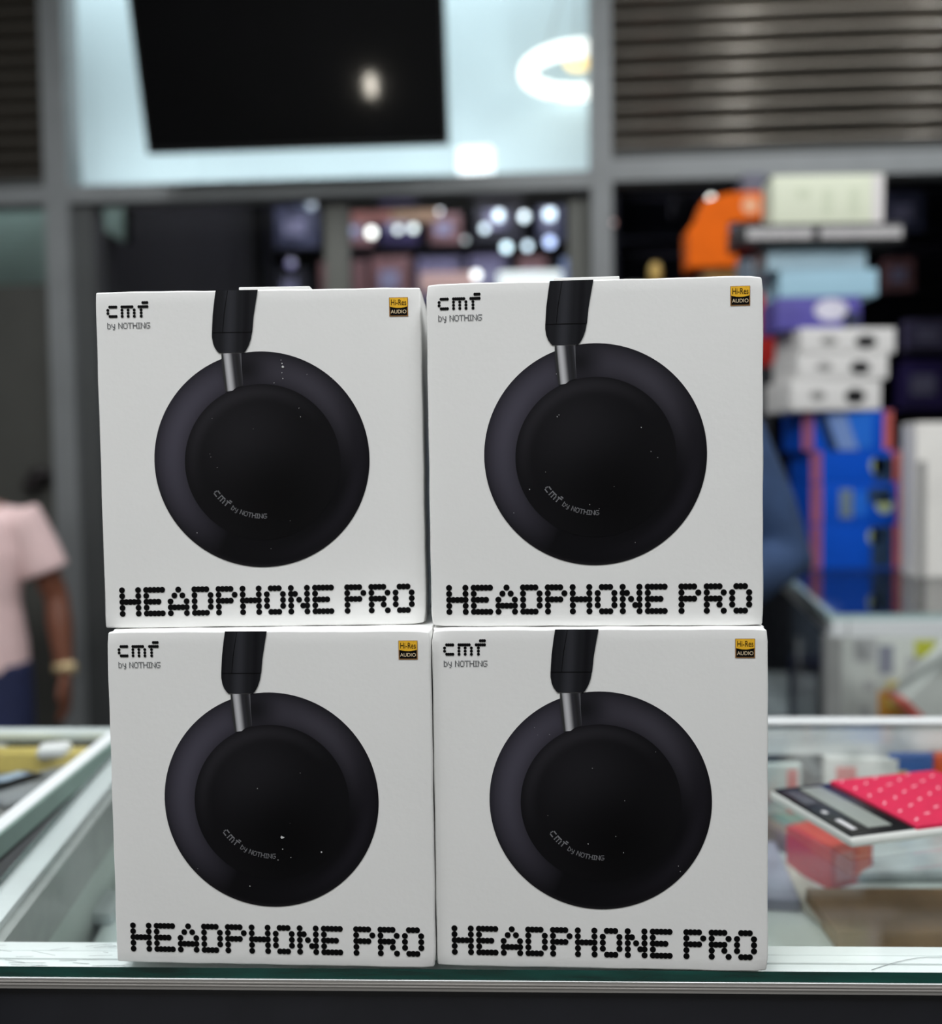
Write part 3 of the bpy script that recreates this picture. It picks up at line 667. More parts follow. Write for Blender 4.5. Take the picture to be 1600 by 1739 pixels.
p = pn(8, 1290); card('white_phone_box', 'small white box at the left edge of the picture in the left counter', 'box', (p.x-.015, p.y+.0, ZN), .05, .04, .022, .05, mat('bright_white_card', (240, 244, 248), .5))
p = pn(10, 1350); card('blue_phone_case', 'dark and light blue phone case lying in the left counter', 'phone case', (p.x-.01, p.y+.0, ZN), .05, .10, .010, -.5, mat('steel_blue', (76, 92, 124), .4, noise=.25, nscale=20), [('light_stripe', (-.024, -.004, .01, .04, .0101, .0105), mat('pale_blue_card', (186, 206, 230), .5))], r=.004)
p = pn(75, 1335); card('grey_pouch', 'grey shiny pouch with pale patch lying beside the blue case', 'bag', (p.x+.005, p.y-.008, ZN), .07, .12, .010, -.6, mat('grey_pouch', (150, 152, 156), .4, noise=.3, nscale=14), r=.005)

# ================================================================= far showcase on the right
ZF = CZ-.28
fA = onz(1413, 1043, ZF); fB = onz(1318, 962, ZF)
fs = empty('far_showcase', (fA.x+.6, 2.4, 0), 0, 'glass showcase across the aisle with boxes stacked on top', 'display counter')
def fbuild(mb, name, m, label=None):
    o = mb.build(name, m, fs, label); o.matrix_parent_inverse = Matrix.Translation((-(fA.x+.6), -2.4, 0)); return o
YA = fA.y; YE = 2.94
dF = (fB-fA).normalized(); fE = fA+dF*((YE-YA)/dF.y); XE = 2.3
g = MB(); g.prism([(fA.x, YA, ZF-.012), (XE, YA, ZF-.012), (XE, YE, ZF-.012), (fE.x, YE, ZF-.012)], (0, 0, .012)); g.mi = [0, 0, 1, 1, 1, 1]
fbuild(g, 'glass_top', [M_GL, mat('pale_glass_edge', (168, 190, 188), .3)])
fbuild(MB().box(fA.x, XE, YA-.004, YA+.03, ZF-.042, ZF-.012), 'front_rail', M_ALU)
fbuild(skew_bar(fA, fE, -.0, .03, ZF-.045, ZF-.0125), 'side_rail', M_ALUG)
fbuild(skew_bar(fA, fE, -.008, .004, ZF-.012, ZF+.001), 'side_edge', mat('pale_glass_edge', (168, 190, 188), .3))
fbuild(MB().box(fA.x-.012, fA.x+.016, YA-.004, YA+.024, .05, ZF-.042), 'corner_post', M_ALUG)
fbuild(MB().box(fE.x, XE, YE-.02, YE, .05, ZF-.012), 'back_panel', M_BLACK)
fbuild(MB().box(fA.x+.016, XE, YA, YA+.006, .72, ZF-.042), 'front_pane', M_GL)
fbuild(skew_bar(fA, fE, -.002, .004, .80, ZF-.045), 'side_pane', M_GL)
fbuild(MB().box(fA.x+.02, XE, YA+.02, YE-.02, .80, .815), 'inner_shelf', M_LG)
fbuild(skew_bar(fA, fE, -.006, .02, .74, .80), 'lower_rail', M_ALUG)
fbuild(MB().box(fA.x, XE, YA, YA+.02, .05, .74), 'front_panel', M_ALUG)
# goods in the showcase
ZI = .815
def fcard(name, label, cat, px, Y, sx, sy_, sz, rz, m, extra=None, z=ZI, rx=0, tilt=0):
    return card(name, label, cat, (at(px, 1100, Y).x, Y, z), sx, sy_, sz, rz, m, extra, tilt=tilt, rx=rx)
M_MULTI = mat('colourful_print', (214, 150, 60), .5, noise=.5, nscale=26)
M_PAGREY = mat('pale_print_grey', (188, 186, 188), .5, noise=.25, nscale=30)
fcard('white_toy_box', 'wide white box with yellow, orange and grey prints behind the front glass of the showcase', 'box', 1530, 2.0, .30, .05, .31, .0, M_WC, [('grey_triangle_print', (-.105, -.06, -.0256, -.0252, .225, .275), M_PAGREY), ('blue_grey_print', (-.055, -.025, -.0256, -.0252, .20, .26), M_LAV), ('grey_spot_print', (-.085, -.065, -.0256, -.0252, .165, .185), M_PAGREY), ('small_grey_print', (-.09, -.075, -.0256, -.0252, .11, .13), M_PAGREY), ('yellow_print', (-.038, .0, -.0256, -.0252, .13, .185), M_YEL), ('orange_print', (-.055, .012, -.0254, -.0250, .105, .165), M_MULTI), ('lime_print', (.018, .06, -.0256, -.0252, .235, .27), mat('lime_print', (205, 205, 70), .5)), ('mauve_print', (.0, .07, -.0254, -.0250, .175, .235), M_PAGREY)])
rp = at(1668, 1100, 1.885); rb_ = empty('red_edged_box', (rp.x, 1.885, ZI+.1705), 0, 'white box with bright red edges standing on its corner before the wide white box', 'box'); rb_.rotation_euler = (0, math.radians(-45), 0)
MB().rbox(-.12, .12, -.04, .04, -.12, .12, .003).build('carton', M_WC, rb_)
MB().box(-.1205, -.108, -.0405, .0405, -.1205, .1205).build('upper_red_edge', mat('pinkish_red_card', (222, 96, 84), .5), rb_); MB().box(-.1205, .1205, -.0405, .0405, -.1205, -.075).build('lower_red_edge', M_OC, rb_)
fcard('navy_pack', 'navy box seen through the side glass of the showcase', 'box', 1400, 2.25, .10, .16, .17, .2, M_NAVY, z=ZI+.04)
fcard('slate_pack', 'slate grey box behind the navy one in the showcase', 'box', 1385, 2.62, .12, .16, .26, -.2, mat('slate_card', (84, 94, 110), .5, noise=.15, nscale=12))
for o_ in (bpy.data.objects['navy_pack'],): o_.location.z = ZI

# ---- the tower of boxes standing on the far showcase
YT = 2.55
def tower(name, label, px0, px1, py0, py1, Y, depth, m, cat='box', extra=None, rz=0, group='boxes stacked on the far showcase', r=.003, zb=None):
    cxp, cyp = (px0+px1)/2, (py0+py1)/2
    xa_, xb_ = at(px0, cyp, Y).x, at(px1, cyp, Y).x; z0_ = at(cxp, py1, Y).z if zb is None else zb; z1_ = at(cxp, py0, Y).z
    sx = xb_-xa_; o = empty(name, ((xa_+xb_)/2, Y, z0_), rz, label, cat, group)
    MB().rbox(-sx/2, sx/2, 0, depth, 0, z1_-z0_-.0008, r).build('carton', m, o)
    hz = z1_-z0_
    if extra:
        for e in extra:
            nm, u0, u1, v0, v1, mm = e[:6]
            if len(e) > 6:                       # oval
                c_ = Vector(((u0+u1)/2*sx-sx/2, -.0012, hz*(1-(v0+v1)/2))); m_ = MB(); k = 20
                m_.add([(c_.x+(u1-u0)/2*sx*math.cos(2*math.pi*i/k), -.0012, c_.z+(v1-v0)/2*hz*math.sin(2*math.pi*i/k)) for i in range(k)], [tuple(range(k))]); m_.build(nm, mm, o)
            else: MB().box(u0*sx-sx/2, u1*sx-sx/2, -.0012, -.0002, hz*(1-v1), hz*(1-v0)).build(nm, mm, o)
    return o, z1_
M_BB = mat('bright_blue_card', (4, 80, 196), .5, noise=.06, nscale=10, spec=.15)
M_BB2 = mat('mid_blue_card', (10, 104, 210), .5, noise=.06, nscale=10)
M_PR = mat('mauve_red_edge', (150, 80, 108), .5, noise=.1, nscale=20)
M_PR2 = mat('coral_edge', (190, 92, 84), .5, noise=.1, nscale=20)
M_YG = mat('yellow_green_print', (186, 200, 150), .5, noise=.25, nscale=40)
M_DTEAL = mat('dark_teal_print', (30, 56, 84), .5, noise=.3, nscale=40)
M_OV = mat('dark_device_print', (26, 26, 28), .4); M_GP = mat('grey_device_print', (150, 148, 146), .5)
edge = lambda: [('left_edge', 0, .12, 0.02, .98, M_PR), ('right_edge', .90, 1.0, .02, .98, M_PR2)]
def blu(label, px0, px1, py0, py1, extra, zb=None):
    return tower('blue_gadget_box', label, px0, px1, py0, py1, YT, .19, M_BB, extra=edge()+extra, zb=zb)
zc = ZF
o1, zc = blu('blue box with coral edges at the bottom of the tower on the showcase', 1377, 1533, 890, 964, [('dark_print', .66, .88, .05, .95, M_DTEAL), ('yellow_print', .62, .76, .1, .45, M_YG, 1)], zb=ZF+.0005)
o2, zc = blu('blue box with a grey picture, second from the bottom of the tower', 1377, 1540, 820, 890, [('grey_print', .30, .44, .15, .85, mat('grey_green_print', (108, 126, 138), .5, noise=.2)), ('blue_print', .46, .58, .2, .8, M_BB2), ('dark_print', .60, .84, .12, .5, M_DTEAL), ('yellow_print', .68, .86, .32, .75, M_YG, 1)], zb=zc)
o3, zc = blu('plain blue box with one yellow green spot, third from the bottom of the tower', 1377, 1530, 765, 820, [('dark_print', .70, .92, .2, .95, M_DTEAL), ('yellow_print', .66, .84, .2, .75, M_YG, 1)], zb=zc)
o4, zc = blu('blue box crossed by a pale diagonal stripe, topmost of the blue ones', 1363, 1516, 697, 765, [('blue_print', .5, .78, .02, .95, M_BB2)], zb=zc)
hz4 = o4.children[0].dimensions.z; s4 = at(1516, 730, YT).x-at(1363, 730, YT).x
MB().prism([(-s4*.24, -.0022, .066 if False else hz4*.98), (-s4*.02, -.0022, hz4*.98), (s4*.12, -.0022, .002), (-s4*.10, -.0022, .002)], (0, .001, 0)).build('pale_stripe', mat('pale_blue_stripe', (118, 146, 200), .4), o4)
MB().prism([(-s4*.36, -.0022, hz4*.98), (-s4*.26, -.0022, hz4*.98), (-s4*.11, -.0022, .002), (-s4*.20, -.0022, .002)], (0, .001, 0)).build('dark_stripe', mat('dark_blue_stripe', (10, 40, 66), .4), o4)
M_OFF = mat('off_white_card', (228, 225, 222), .5, noise=.04, nscale=14)
def wht(label, px0, px1, py0, py1, ov, zb):
    return tower('white_device_box', label, px0, px1, py0, py1, YT-.02, .17, M_OFF, extra=[('device_print', ov-.13, ov+.10, .30, .80, M_OV, 1), ('small_device_print', .2, .38, .36, .68, M_GP, 1)], rz=-.0, zb=zb)
w1, zc = wht('white box with dark oval print, lowest of the three white ones in the tower', 1340, 1502, 644, 697, .72, zc)
w2, zc = wht('white box with dark oval print, middle one of the three white ones', 1352, 1513, 600, 644, .70, zc)
w3, zc = wht('white box with dark oval print, top one of the three white ones', 1357, 1526, 556, 600, .70, zc)
for o_, a_ in ((w1, .24), (w2, .20), (w3, .22)): o_.rotation_euler = (0, 0, a_*.6)
o5, zc = tower('purple_box', 'purple box with white cloud print above the white boxes', 1318, 1462, 504, 556, YT, .16, mat('purple_card', (92, 84, 168), .45, noise=.18, nscale=9), extra=[('white_print', .45, .85, .08, .75, mat('pale_lilac_print', (222, 218, 232), .5, noise=.08, nscale=30), 1), ('dark_print', .80, .98, .5, .98, M_NAVY)], zb=zc)
o6, zc = tower('light_blue_box', 'light blue box directly on the purple box', 1324, 1491, 458, 504, YT, .16, mat('light_blue_card', (166, 204, 222), .45, noise=.05, nscale=6), zb=zc)
o7, zc = tower('light_blue_box', 'light blue box under the black lettered box, shifted to the left', 1303, 1472, 418, 458, YT, .16, mat('light_blue_card2', (168, 196, 210), .45, noise=.10, nscale=9), zb=zc)
o8, zc = tower('black_lettered_box', 'long black box with a row of pale lettering across its front', 1252, 1536, 378, 418, YT-.03, .12, mat('black_card', (22, 22, 24), .45), zb=zc)
sx8 = at(1536, 398, YT-.03).x-at(1252, 398, YT-.03).x
lt = MB(); hh = o8.children[0].dimensions.z; rnd = random.Random(9)
M_PALE = mat('pale_lettering', (196, 192, 192), .5)
for (a, b) in ((.06, .455), (.50, .965)):
    x = a
    while x < b-.004:
        w_ = rnd.choice((.014, .018, .022)); zz0 = .24; zz1 = .78
        lt.box((x-.5)*sx8, (x+w_-.5)*sx8, -.0015, -.0003, hh*zz0, hh*zz1); x += w_+.0035
lt.build('lettering', M_PALE, o8, 'pale lettering')
o8.rotation_euler = (0, .012, 0)
o9, zc = tower('cream_box', 'cream white box on top of the black lettered box', 1311, 1500, 297, 378, YT, .10, mat('cream_card', (226, 230, 206), .5, noise=.02, nscale=8), extra=[('pale_end', .90, 1, .03, .97, mat('pale_pinkish_card', (226, 220, 218), .5)), ('faint_print', .22, .34, .28, .45, mat('faint_cream_print', (212, 218, 192), .5)), ('faint_print', .46, .54, .30, .8, mat('faint_cream_print', (212, 218, 192), .5)), ('faint_print', .70, .78, .28, .8, mat('faint_cream_print', (212, 218, 192), .5))], zb=zc)
o9.rotation_euler = (0, .012, 0); o9.location.z += .0016
# white carton on the right of the showcase
oW, _ = tower('tall_white_carton', 'tall white carton standing right of the tower of blue boxes', 1556, 1660, 716, 985, 2.35, .09, mat('cream_white_carton', (236, 232, 226), .55, noise=.06, nscale=7), extra=[('grey_panel', .02, .16, .25, 1, M_GP)], zb=ZF+.0005)
# left tower: stands on a low cabinet behind the person
YL = 3.03
cab = empty('low_cabinet', (at(1240, 900, YL).x, YL+.07, 0), 0, 'black low cabinet carrying the red and orange boxes, hidden behind the headphone boxes', 'cabinet')
MB().rbox(-.33, .17, -.05, .17, .06, 1.05, .006).build('body', M_BLACK, cab); MB().box(-.31, .15, -.03, .15, 0, .06).build('plinth', M_BLACK, cab)
MB().tube([(-.02, -.05, .9), (-.02, -.075, .9), (-.02, -.075, .7), (-.02, -.05, .7)], .006).build('handle', M_ALUG, cab)
zc = 1.05
G2 = 'boxes stacked on the low cabinet'
oa, zc = tower('red_box', 'red box, lower one of the two beside the white headphone box', 1215, 1322, 560, 622, YL, .2, mat('red_box_card', (206, 24, 8), .6, noise=.06, nscale=10), group=G2, zb=None)
ob_z0 = oa.location.z
k1, _ = tower('charcoal_carton', 'charcoal carton under the red boxes', 1200, 1310, 622, 700, YL, .22, mat('charcoal_card', (40, 42, 48), .6), group=G2, zb=1.05)
k1.children[0].scale = (1, 1, (ob_z0-1.05)/max(.01, (at(1255, 622, YL).z-1.05)))
ob, zc = tower('red_box', 'red box with brighter face, upper one under the slate grey box', 1210, 1322, 500, 560, YL, .2, mat('red_box_card2', (214, 26, 8), .6, noise=.06, nscale=10), group=G2, zb=zc)
oc, zc = tower('slate_box', 'slate blue grey box behind the light blue ones', 1232, 1322, 440, 500, YL+.02, .18, mat('slate_blue_card', (92, 108, 124), .5, noise=.18, nscale=8), group=G2, zb=zc)
z452 = at(1205, 452, YL).z
od, _ = tower('amber_box', 'small dark amber box under the orange bag', 1195, 1250, 453, 500, YL-.10, .09, mat('amber_card', (140, 100, 30), .5, noise=.3, nscale=20), group=G2, zb=ob.location.z+ob.children[0].dimensions.z if False else zc-.0-(at(1277, 440, YL+.02).z-at(1277, 500, YL+.02).z))
# orange bag with slanted shoulder and handles
ob0 = at(1235, 452, YL-.12); so = 1/FPX*(YL-.12)
bag = empty('orange_bag', (ob0.x, YL-.12, ob0.z+.001), 0, 'bright orange bag with a pale round logo standing above the red boxes', 'bag')
pts_ = [(-63, 0), (15, 0), (20, 26), (2, 26), (2, 72), (62, 78), (66, 116), (48, 121), (0, 119), (-38, 108), (-50, 76), (-64, 62)]
mb = MB(); mb.prism([(x*so, 0, z*so) for x, z in pts_], (0, .10, 0)); ob_ = mb.build('body', mat('orange_bag_card', (240, 106, 0), .6, noise=.08, nscale=9, spec=.15), bag)
MB().disc(38*so, -.002, 98*so, 14*so, 24).build('round_logo', mat('peach_print', (244, 176, 132), .5), bag, 'pale peach round spot')
MB().rbox(4*so, 24*so, .01, .06, 27*so, 70*so, .004).build('side_pocket', mat('lilac_grey_fabric', (92, 92, 112), .6, noise=.2, nscale=30), bag, 'lilac grey pocket')
dk, _ = tower('grey_purple_box', 'dull purple grey box peeping over the orange bag', 1262, 1300, 293, 334, YL-.02, .1, mat('dull_purple_card', (88, 90, 108), .5, noise=.2, nscale=14), group=G2, zb=ob0.z+.001+120*so)

# ---------------------------------------------------------------- inside of the shop behind the glass
ZSH = 4.0
struct('wall_inner_back', MB().box(-1.2, 4.5, 6.3, 6.35, 0, ZSH), mat('inner_back_wall', (30, 30, 42), .8, noise=.3, nscale=2))
ysh = 5.9
rack = empty('wall_rack', (0, ysh+.2, 0), 0, 'dark wall rack of small purple and white packs inside the shop behind the glass', 'shelf')
xr0, xr1 = at(452, 400, ysh).x, at(1660, 400, ysh).x
for z in (1.0, 1.40, 1.78, 2.14, 2.50, 2.86, 3.22): MB().box(xr0, xr1, -.18, .16, z-.012, z).build('shelf_board', M_BLACK, rack)
for x in (xr0, (xr0+xr1)/2, xr1): MB().box(x-.012, x+.012, -.18, .16, 0, 3.6).build('upright', M_BLACK, rack)
rnd = random.Random(21)
pal = [('purple', (64, 52, 112)), ('dark violet', (44, 34, 76)), ('grey lilac', (104, 100, 128)), ('dusky pink', (128, 92, 90)), ('slate', (70, 74, 96)), ('pale blue', (130, 150, 186)), ('charcoal', (36, 36, 44))]
pos = ['near the left end', 'left of the middle', 'by the middle upright', 'right of the middle', 'near the right end']
ORD = 'first second third fourth fifth sixth seventh eighth ninth tenth eleventh twelfth thirteenth fourteenth fifteenth sixteenth seventeenth eighteenth nineteenth twentieth'.split()+['number %d' % i for i in range(21, 40)]
for zi, (z, zname) in enumerate([(1.78, 'third lowest'), (2.14, 'fourth lowest'), (2.50, 'third highest'), (2.86, 'second highest'), (3.22, 'highest')]):
    x = xr0+.05; k_ = -1
    while x < xr1-.36:
        w_ = rnd.uniform(.15, .30); h_ = rnd.uniform(.18, .30); nm, c_ = rnd.choice(pal)
        h_ = min(h_, .30)
        pq = 800+1600*((x+w_/2)/5.9+.0488)
        if 985 < pq < 1500: x += w_+.05; continue
        xm = (xr0+xr1)/2
        if x-.03 < xm < x+w_+.03: x = xm+.04; continue
        k_ = k_+1
        pr = empty('small_pack', (x+w_/2, ysh+.08, z), rnd.uniform(-.1, .1), '%s pack, %s from the left on the %s wall rack shelf' % (nm, ORD[k_], zname), 'package', 'packs on the wall rack')
        MB().rbox(-w_/2, w_/2, -.05, .05, 0, h_, .004).build('carton', mat('pack_'+nm.replace(' ', '_'), c_, .5, noise=.35, nscale=14), pr)
        MB().box(-w_*.3, w_*.2, -.0525, -.0505, h_*.3, h_*.7).build('label_print', mat('pack_label', (150, 150, 176), .5, noise=.3, nscale=30), pr)
        x += w_+rnd.uniform(.02, .10)
area('rack_fill', (-.35, 5.0, 3.9), (math.radians(25), 0, 0), 1.6, .25, 42, (.88, .86, 1))  # added fill without a fixture, brightens the packs behind the door
area('entry_light', (1.2, 3.15, 3.45), (math.radians(-10), 0, 0), .9, .12, 7, (1, .99, .97))

# round lamps seen as soft discs
BL_ = [(595, 390, 12, (.55, .7, 1), 2.2, 'small bluish lamp, leftmost in the doorway'), (631, 395, 16, (1, 1, .95), 7, 'bright white lamp beside the door post'), (676, 390, 13, (.9, 1, .97), 3.0, 'white lamp next right of the brightest left one'),
       (702, 388, 14, (.9, 1, .97), 3.2, 'white lamp right of it in the lower row'), (703, 357, 11, (1, .9, .75), 2.6, 'cream lamp in the upper row of the doorway'), (745, 357, 13, (.9, .92, 1), 3.4, 'cool white lamp in the upper row of the doorway'),
       (790, 408, 12, (.8, .9, .9), 1.4, 'dim grey lamp in the middle of the doorway'), (823, 388, 14, (.75, .9, 1), 3.2, 'pale blue lamp left of the upper right cluster'), (848, 366, 16, (.75, .9, 1), 3.6, 'pale blue lamp in the upper right row, left'),
       (891, 368, 15, (.8, .93, 1), 6.0, 'bright lamp in the upper right row, middle'), (934, 364, 17, (.7, .86, 1), 5.5, 'bright bluish lamp in the upper right row, right'), (860, 420, 15, (.7, .9, 1), 5.0, 'bright lamp in the lower right row, left'),
       (896, 418, 14, (.7, .87, 1), 3.4, 'pale blue lamp in the lower right row, middle'), (934, 411, 16, (.5, .62, 1), 3.2, 'deeper blue lamp in the lower right row, right'), (809, 467, 15, (1, 1, 1), 5.0, 'white lamp just above the left top box edge'),
       (528, 348, 15, (.45, .6, .7), 1.0, 'dim teal lamp left of the door post'), (508, 342, 13, (.25, .35, .7), 1.0, 'dim blue lamp left of the teal one'), (494, 448, 15, (.2, .18, .42), 1.0, 'dim violet lamp low beside the door post'),
       (1058, 311, 15, (.8, .88, .9), 3.0, 'pale lamp right of the wide grey post'), (1208, 338, 14, (.95, 1, .92), 4.5, 'white lamp above the orange bag'), (1041, 378, 12, (.5, .22, .18), 1.0, 'dim reddish lamp beside the grey post'),
       (1190, 478, 1, (1, 1, 1), 0, '')]
for i, (px_, py_, r_, c_, e_, lab) in enumerate(BL_):
    if e_ == 0: continue
    Y = (5.35 if py_ < 380 else 5.0) if px_ < 1000 else 4.6
    p = at(px_, py_, Y); t = empty('round_lamp', p, 0, lab, 'lamp', 'round lamps inside the shop')
    rad = max(.012, (r_-8.0)*Y/FPX)
    MB().ball((0, 0, 0), rad, rad, rad).build('bulb', mat('bulb_glow_%d' % i, (255, 255, 255), .5, emit=c_, estr=min(e_, 4)*1.0), t)
    MB().tube([(0, 0, rad*.9), (0, 0, rad+.02)], [rad*.5, .008]).build('socket', M_BLACK, t)
    MB().tube([(0, 0, rad+.015), (0, 0, ZSH-p.z)], .003, 6).build('cord', M_BLACK, t)
# lit light box low in the doorway
p = at(900, 470, 5.1)
lb = empty('light_box', (p.x, 5.1, p.z-.06), 0, 'long white lit box low in the doorway above the headphone boxes', 'lamp')
MB().rbox(-.17, .17, 0, .05, 0, .09, .004).build('housing', mat('lit_white_box', (255, 255, 255), .5, emit=(.93, 1, .98), estr=1.1), lb)
for sx in (-.14, .14): MB().tube([(sx, .03, .09), (sx, .03, ZSH-p.z+.06)], .004, 6).build('cord', M_BLACK, lb)
p = at(760, 480, 5.5); pk = empty('pink_box_sign', (p.x, 5.5, p.z-.05), 0, 'pinkish sign board left of the long white lit box', 'sign')
MB().rbox(-.16, .16, 0, .04, 0, .11, .004).build('board', mat('self_lit_pinkish_board', (200, 164, 156), .5, emit=(.5, .34, .30), estr=.5), pk)  # weak emission in the board's material stands in for light on it
for sx in (-.12, .12): MB().tube([(sx, .02, .11), (sx, .02, ZSH-p.z+.05)], .004, 6).build('cord', M_BLACK, pk)
p = at(650, 362, 5.3); rb = empty('banner', (p.x+.05, 5.3, p.z-.05), 0, 'dusty red and tan banner across the top of the doorway', 'sign')
MB().box(-.24, .0, 0, .01, 0, .10).build('red_half', mat('self_lit_red_cloth', (140, 92, 84), .7, noise=.2, nscale=9, emit=(.25, .10, .08), estr=.4), rb)  # cloth given a faint glow in place of light falling on it
MB().box(.0, .26, 0, .01, 0, .10).build('tan_half', mat('self_lit_tan_cloth', (160, 130, 104), .7, noise=.2, nscale=9, emit=(.25, .16, .10), estr=.5), rb)  # same added glow in the tan cloth
for sx in (-.2, .2): MB().tube([(sx, .005, .10), (sx, .005, ZSH-p.z+.05)], .003, 6).build('cord', M_BLACK, rb)
# gold ornament above the right box
p = at(1113, 480, 3.12)
go = empty('gold_bottle', (p.x, 3.12, 1.05), 0, 'gold capped slim bottle rising behind the upper right headphone box', 'bottle')
zt_ = at(1113, 447, 3.12).z-1.05
MB().tube([(0, 0, .0), (0, 0, .02), (0, 0, zt_*.86), (0, 0, zt_*.88)], [.030, .032, .032, .02], 20).build('body', M_BLACK, go)
MB().tube([(0, 0, zt_-.10), (0, 0, zt_-.02), (0, 0, zt_)], [.022, .022, .012], 20).build('cap', mat('gold_cap', (196, 164, 92), .35, .4), go)

# dark knob on the grey wall panel
p = at(66, 812, YF+.02)
kn = empty('door_knob', (p.x, YF+.04, p.z), 0, 'dark rounded handle on the olive grey panel above the pink shirt', 'handle')
MB().ball((.012, -.035, .012), .04, .035, .030).build('grip', mat('dark_brown_black', (24, 16, 18), .5), kn)
MB().ball((-.022, -.030, -.022), .035, .03, .028).build('lower_grip', mat('dark_brown_black', (24, 16, 18), .5), kn)
MB().tube([(0, 0, 0), (0, -.03, 0)], .015).build('spindle', M_BLACK, kn)

# ================================================================= people
def solid(parts, name, m, parent, vox=.009, smooth=8):
    """union of lofts remeshed into one continuous surface"""
    mb = MB()
    for p in parts:
        if p[0] == 't': mb.tube(p[1], p[2], 16)
        else: mb.ball(*p[1:])
    o = mb.build(name, m)
    rm = o.modifiers.new('r', 'REMESH'); rm.mode = 'VOXEL'; rm.voxel_size = vox; rm.use_smooth_shade = True
    s = o.modifiers.new('s', 'SMOOTH'); s.iterations = smooth; s.factor = .5
    dg = bpy.context.evaluated_depsgraph_get(); me = bpy.data.meshes.new_from_object(o.evaluated_get(dg))
    bpy.data.objects.remove(o); me.materials.clear(); me.materials.append(m)
    for p in me.polygons: p.use_smooth = True
    o = bpy.data.objects.new(name, me); COL.objects.link(o); o.parent = parent
    return o
M_SKIN = mat('dark_brown_skin', (112, 66, 46), .5, noise=.06, nscale=10)
M_HAIR = mat('black_hair', (18, 16, 16), .8, noise=.2, nscale=60, bump=.5, bscale=300)
def person(loc, rz, sc_, label, shirt_m, pants_m, arms, long_sleeve=False, watch=None, bow=0):
    """arms: per side (elbow, wrist, fingertip) points, facing -y, in metres for a 1.72 m person"""
    P = empty('person', loc, rz, label, 'person'); P.scale = (sc_,)*3
    HB = Vector((0, .012, 1.46)); RB = Matrix.Rotation(math.radians(bow), 3, 'X')
    def hd(p): return tuple(HB+RB@(Vector(p)-HB))
    body = [('t', [(0,.01,.86),(0,.01,.96),(0,0,1.12),(0,0,1.28),(0,.01,1.40),(0,.015,1.45)], [(.15,.10),(.155,.11),(.135,.095),(.155,.105),(.16,.10),(.07,.06)]),
            ('t', [(0,.015,1.42),hd((0,.01,1.50)),hd((0,0,1.56))], [.062,.055,.055]),
            ('b', hd((0,-.005,1.625)), .073,.092,.108), ('b', hd((0,-.035,1.575)), .052,.058,.055),
            ('b', hd((0,-.104,1.605)), .013,.017,.022), ('b', hd((-.076,0,1.61)), .010,.018,.028), ('b', hd((.076,0,1.61)), .010,.018,.028)]
    for s_, (el, wr, ft) in zip((-1, 1), arms):
        sh_ = Vector((s_*.175, .01, 1.385)); el = Vector(el); wr = Vector(wr); ft = Vector(ft)
        body.append(('t', [(s_*.09,.01,1.40), sh_, sh_.lerp(el, .5), el, el.lerp(wr, .35), wr], [.06,.055,.046,.038,.040,.026]))
        d = (ft-wr); L = d.length; d.normalize(); side = Vector((0, 1, 0)) if abs(d.y) < .6 else Vector((0, 0, 1))
        side = (side-d*side.dot(d)).normalized(); nrm = d.cross(side).normalized()
        body.append(('t', [wr, wr+d*.03, wr+d*.075, wr+d*.095], [(.022,.022),(.017,.034),(.016,.040),(.013,.036)]))
        for k, (off, ln) in enumerate(((-.030,.068),(-.011,.080),(.010,.076),(.029,.060))):
            b0 = wr+d*.085+side*off; b1 = b0+d*ln*.5; b2 = b0+d*ln*.95+nrm*(-s_)*.018
            body.append(('t', [b0, b1, b2], [.0095,.009,.0075]))
        t0 = wr+d*.03-side*.03; body.append(('t', [t0, t0+d*.035-side*.022, t0+d*.065-side*.028], [.012,.011,.008]))
    for s_ in (-1, 1):
        body.append(('t', [(s_*.085,.01,.92),(s_*.095,.0,.70),(s_*.10,-.01,.50),(s_*.10,.01,.38),(s_*.10,.03,.10)], [.085,.075,.052,.055,.036]))
        body.append(('t', [(s_*.10,.05,.05),(s_*.105,-.04,.035),(s_*.11,-.13,.03)], [(.036,.045),(.04,.035),(.035,.02)]))
    B = solid(body, 'body', M_SKIN, P, .0075, 5)
    tor = [('t', [(0,.01,.90),(0,.01,.98),(0,0,1.12),(0,0,1.28),(0,.01,1.39),(0,.015,1.445)], [(.178,.130),(.176,.130),(.160,.118),(.176,.125),(.172,.118),(.085,.075)])]
    for s_, (el, wr, ft) in zip((-1, 1), arms):
        sh_ = Vector((s_*.175, .01, 1.385)); el = Vector(el); wr = Vector(wr)
        if long_sleeve: tor.append(('t', [(s_*.08,.01,1.39), sh_, sh_.lerp(el, .5), el, el.lerp(wr, .4), wr], [.075,.078,.070,.062,.060,.040]))
        else: tor.append(('t', [(s_*.08,.01,1.39), sh_, sh_.lerp(el, .35), sh_.lerp(el, .66)], [.072,.074,.074,.076]))
    solid(tor, 'shirt', shirt_m, P, .009, 6)
    solid([('t', [(0,.01,.86),(0,.01,1.0)], [(.165,.122),(.160,.118)])]+[('t', [(s_*.085,.01,.92),(s_*.10,.0,.70),(s_*.105,-.005,.48),(s_*.105,.01,.30),(s_*.105,.025,.08)], [.100,.092,.076,.072,.066]) for s_ in (-1, 1)], 'trousers', pants_m, P, .010, 6)
    solid([('b', hd((0,.012,1.655)), .080,.095,.088), ('b', hd((0,.045,1.60)), .072,.060,.075)], 'hair', M_HAIR, P, .008, 3)
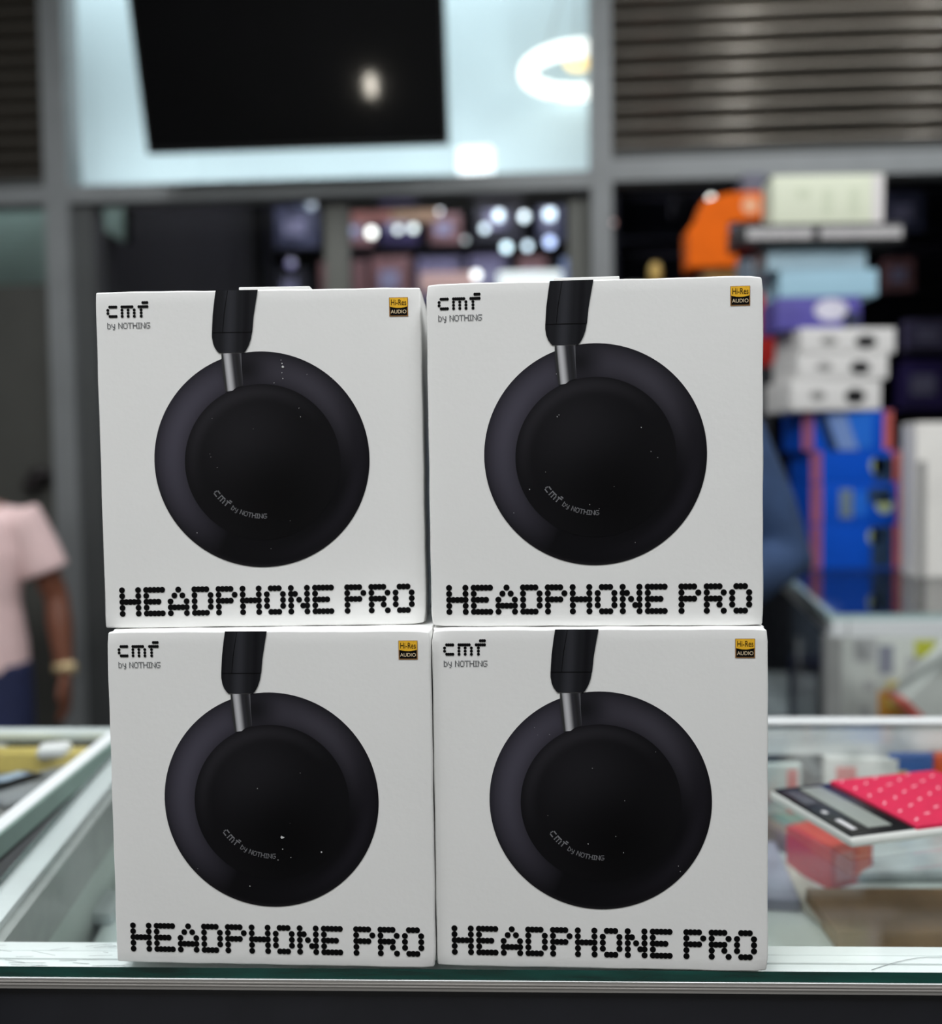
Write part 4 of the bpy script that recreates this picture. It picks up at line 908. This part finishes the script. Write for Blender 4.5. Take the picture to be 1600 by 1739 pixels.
    for s_ in (-1, 1):
        MB().ball(hd((s_*.030,-.088,1.632)), .0115,.008,.008).build('eye', mat('eye_white', (220, 215, 208), .3), P)
        MB().ball(hd((s_*.030,-.0935,1.632)), .005,.0035,.005).build('iris', mat('iris_brown', (30, 18, 12), .3), P.children[-1])
        solid([('t', [(s_*.10,.06,.045),(s_*.105,-.04,.04),(s_*.11,-.145,.035)], [(.042,.05),(.048,.045),(.04,.03)])], 'shoe', M_BLACK, P, .008, 3)
    MB().tube([hd(v) for v in ((-.022,-.094,1.566),(0,-.099,1.564),(.022,-.094,1.566))], [(.003,.004),(.005,.006),(.003,.004)], 8).build('lips', mat('lips', (120, 62, 54), .5), P)
    if watch is not None:
        el, wr, ft = (Vector(v) for v in arms[watch]); d = (wr-el).normalized(); c0 = wr-d*.022
        MB().tube([c0-d*.013, c0+d*.013], .0345, 24).build('watch_strap', mat('pale_gold_watch', (206, 184, 140), .35, .3), P, 'pale gold wristwatch')
        MB().ball(c0+Vector((.030 if watch else -.030, -.012, 0)), .012, .020, .020).build('watch_case', mat('pale_gold_watch', (206, 184, 140), .35, .3), P, 'pale gold watch face')
    return P
YP = 2.8
ps = at(-58, 880, YP)
sc1 = ps.z/1.40
M_PINK = mat('pale_pink_cotton', (240, 208, 206), .8, noise=.07, nscale=9, bump=.3, bscale=60)
M_NVT = mat('navy_trousers', (30, 38, 74), .8, noise=.12, nscale=20)
person((ps.x, YP, 0), math.radians(8), sc1, 'person in a pale pink short sleeved shirt and navy trousers with a watch, arm hanging', M_PINK, M_NVT,
       [((-.27, .03, 1.10), (-.28, -.06, .86), (-.27, -.12, .70)), ((.262, .04, 1.13), (.300, -.02, .885), (.310, -.06, .73))], watch=1)
YQ = 2.0
q = at(1090, 690, YQ)
sc2 = at(1300, 716, YQ).z/1.44
person((q.x, YQ, 0), math.radians(-14), sc2, 'person in a denim blue long sleeved top standing behind the headphone boxes', mat('denim_blue_cotton', (50, 72, 108), .85, noise=.22, nscale=14, bump=.4, bscale=50), mat('dark_trousers', (30, 32, 40), .8, noise=.1),
       [((-.26, .02, 1.10), (-.22, -.14, .92), (-.16, -.24, .84)), ((.262, .03, 1.17), (.10, -.17, 1.12), (-.05, -.20, 1.13))], long_sleeve=True, bow=42)
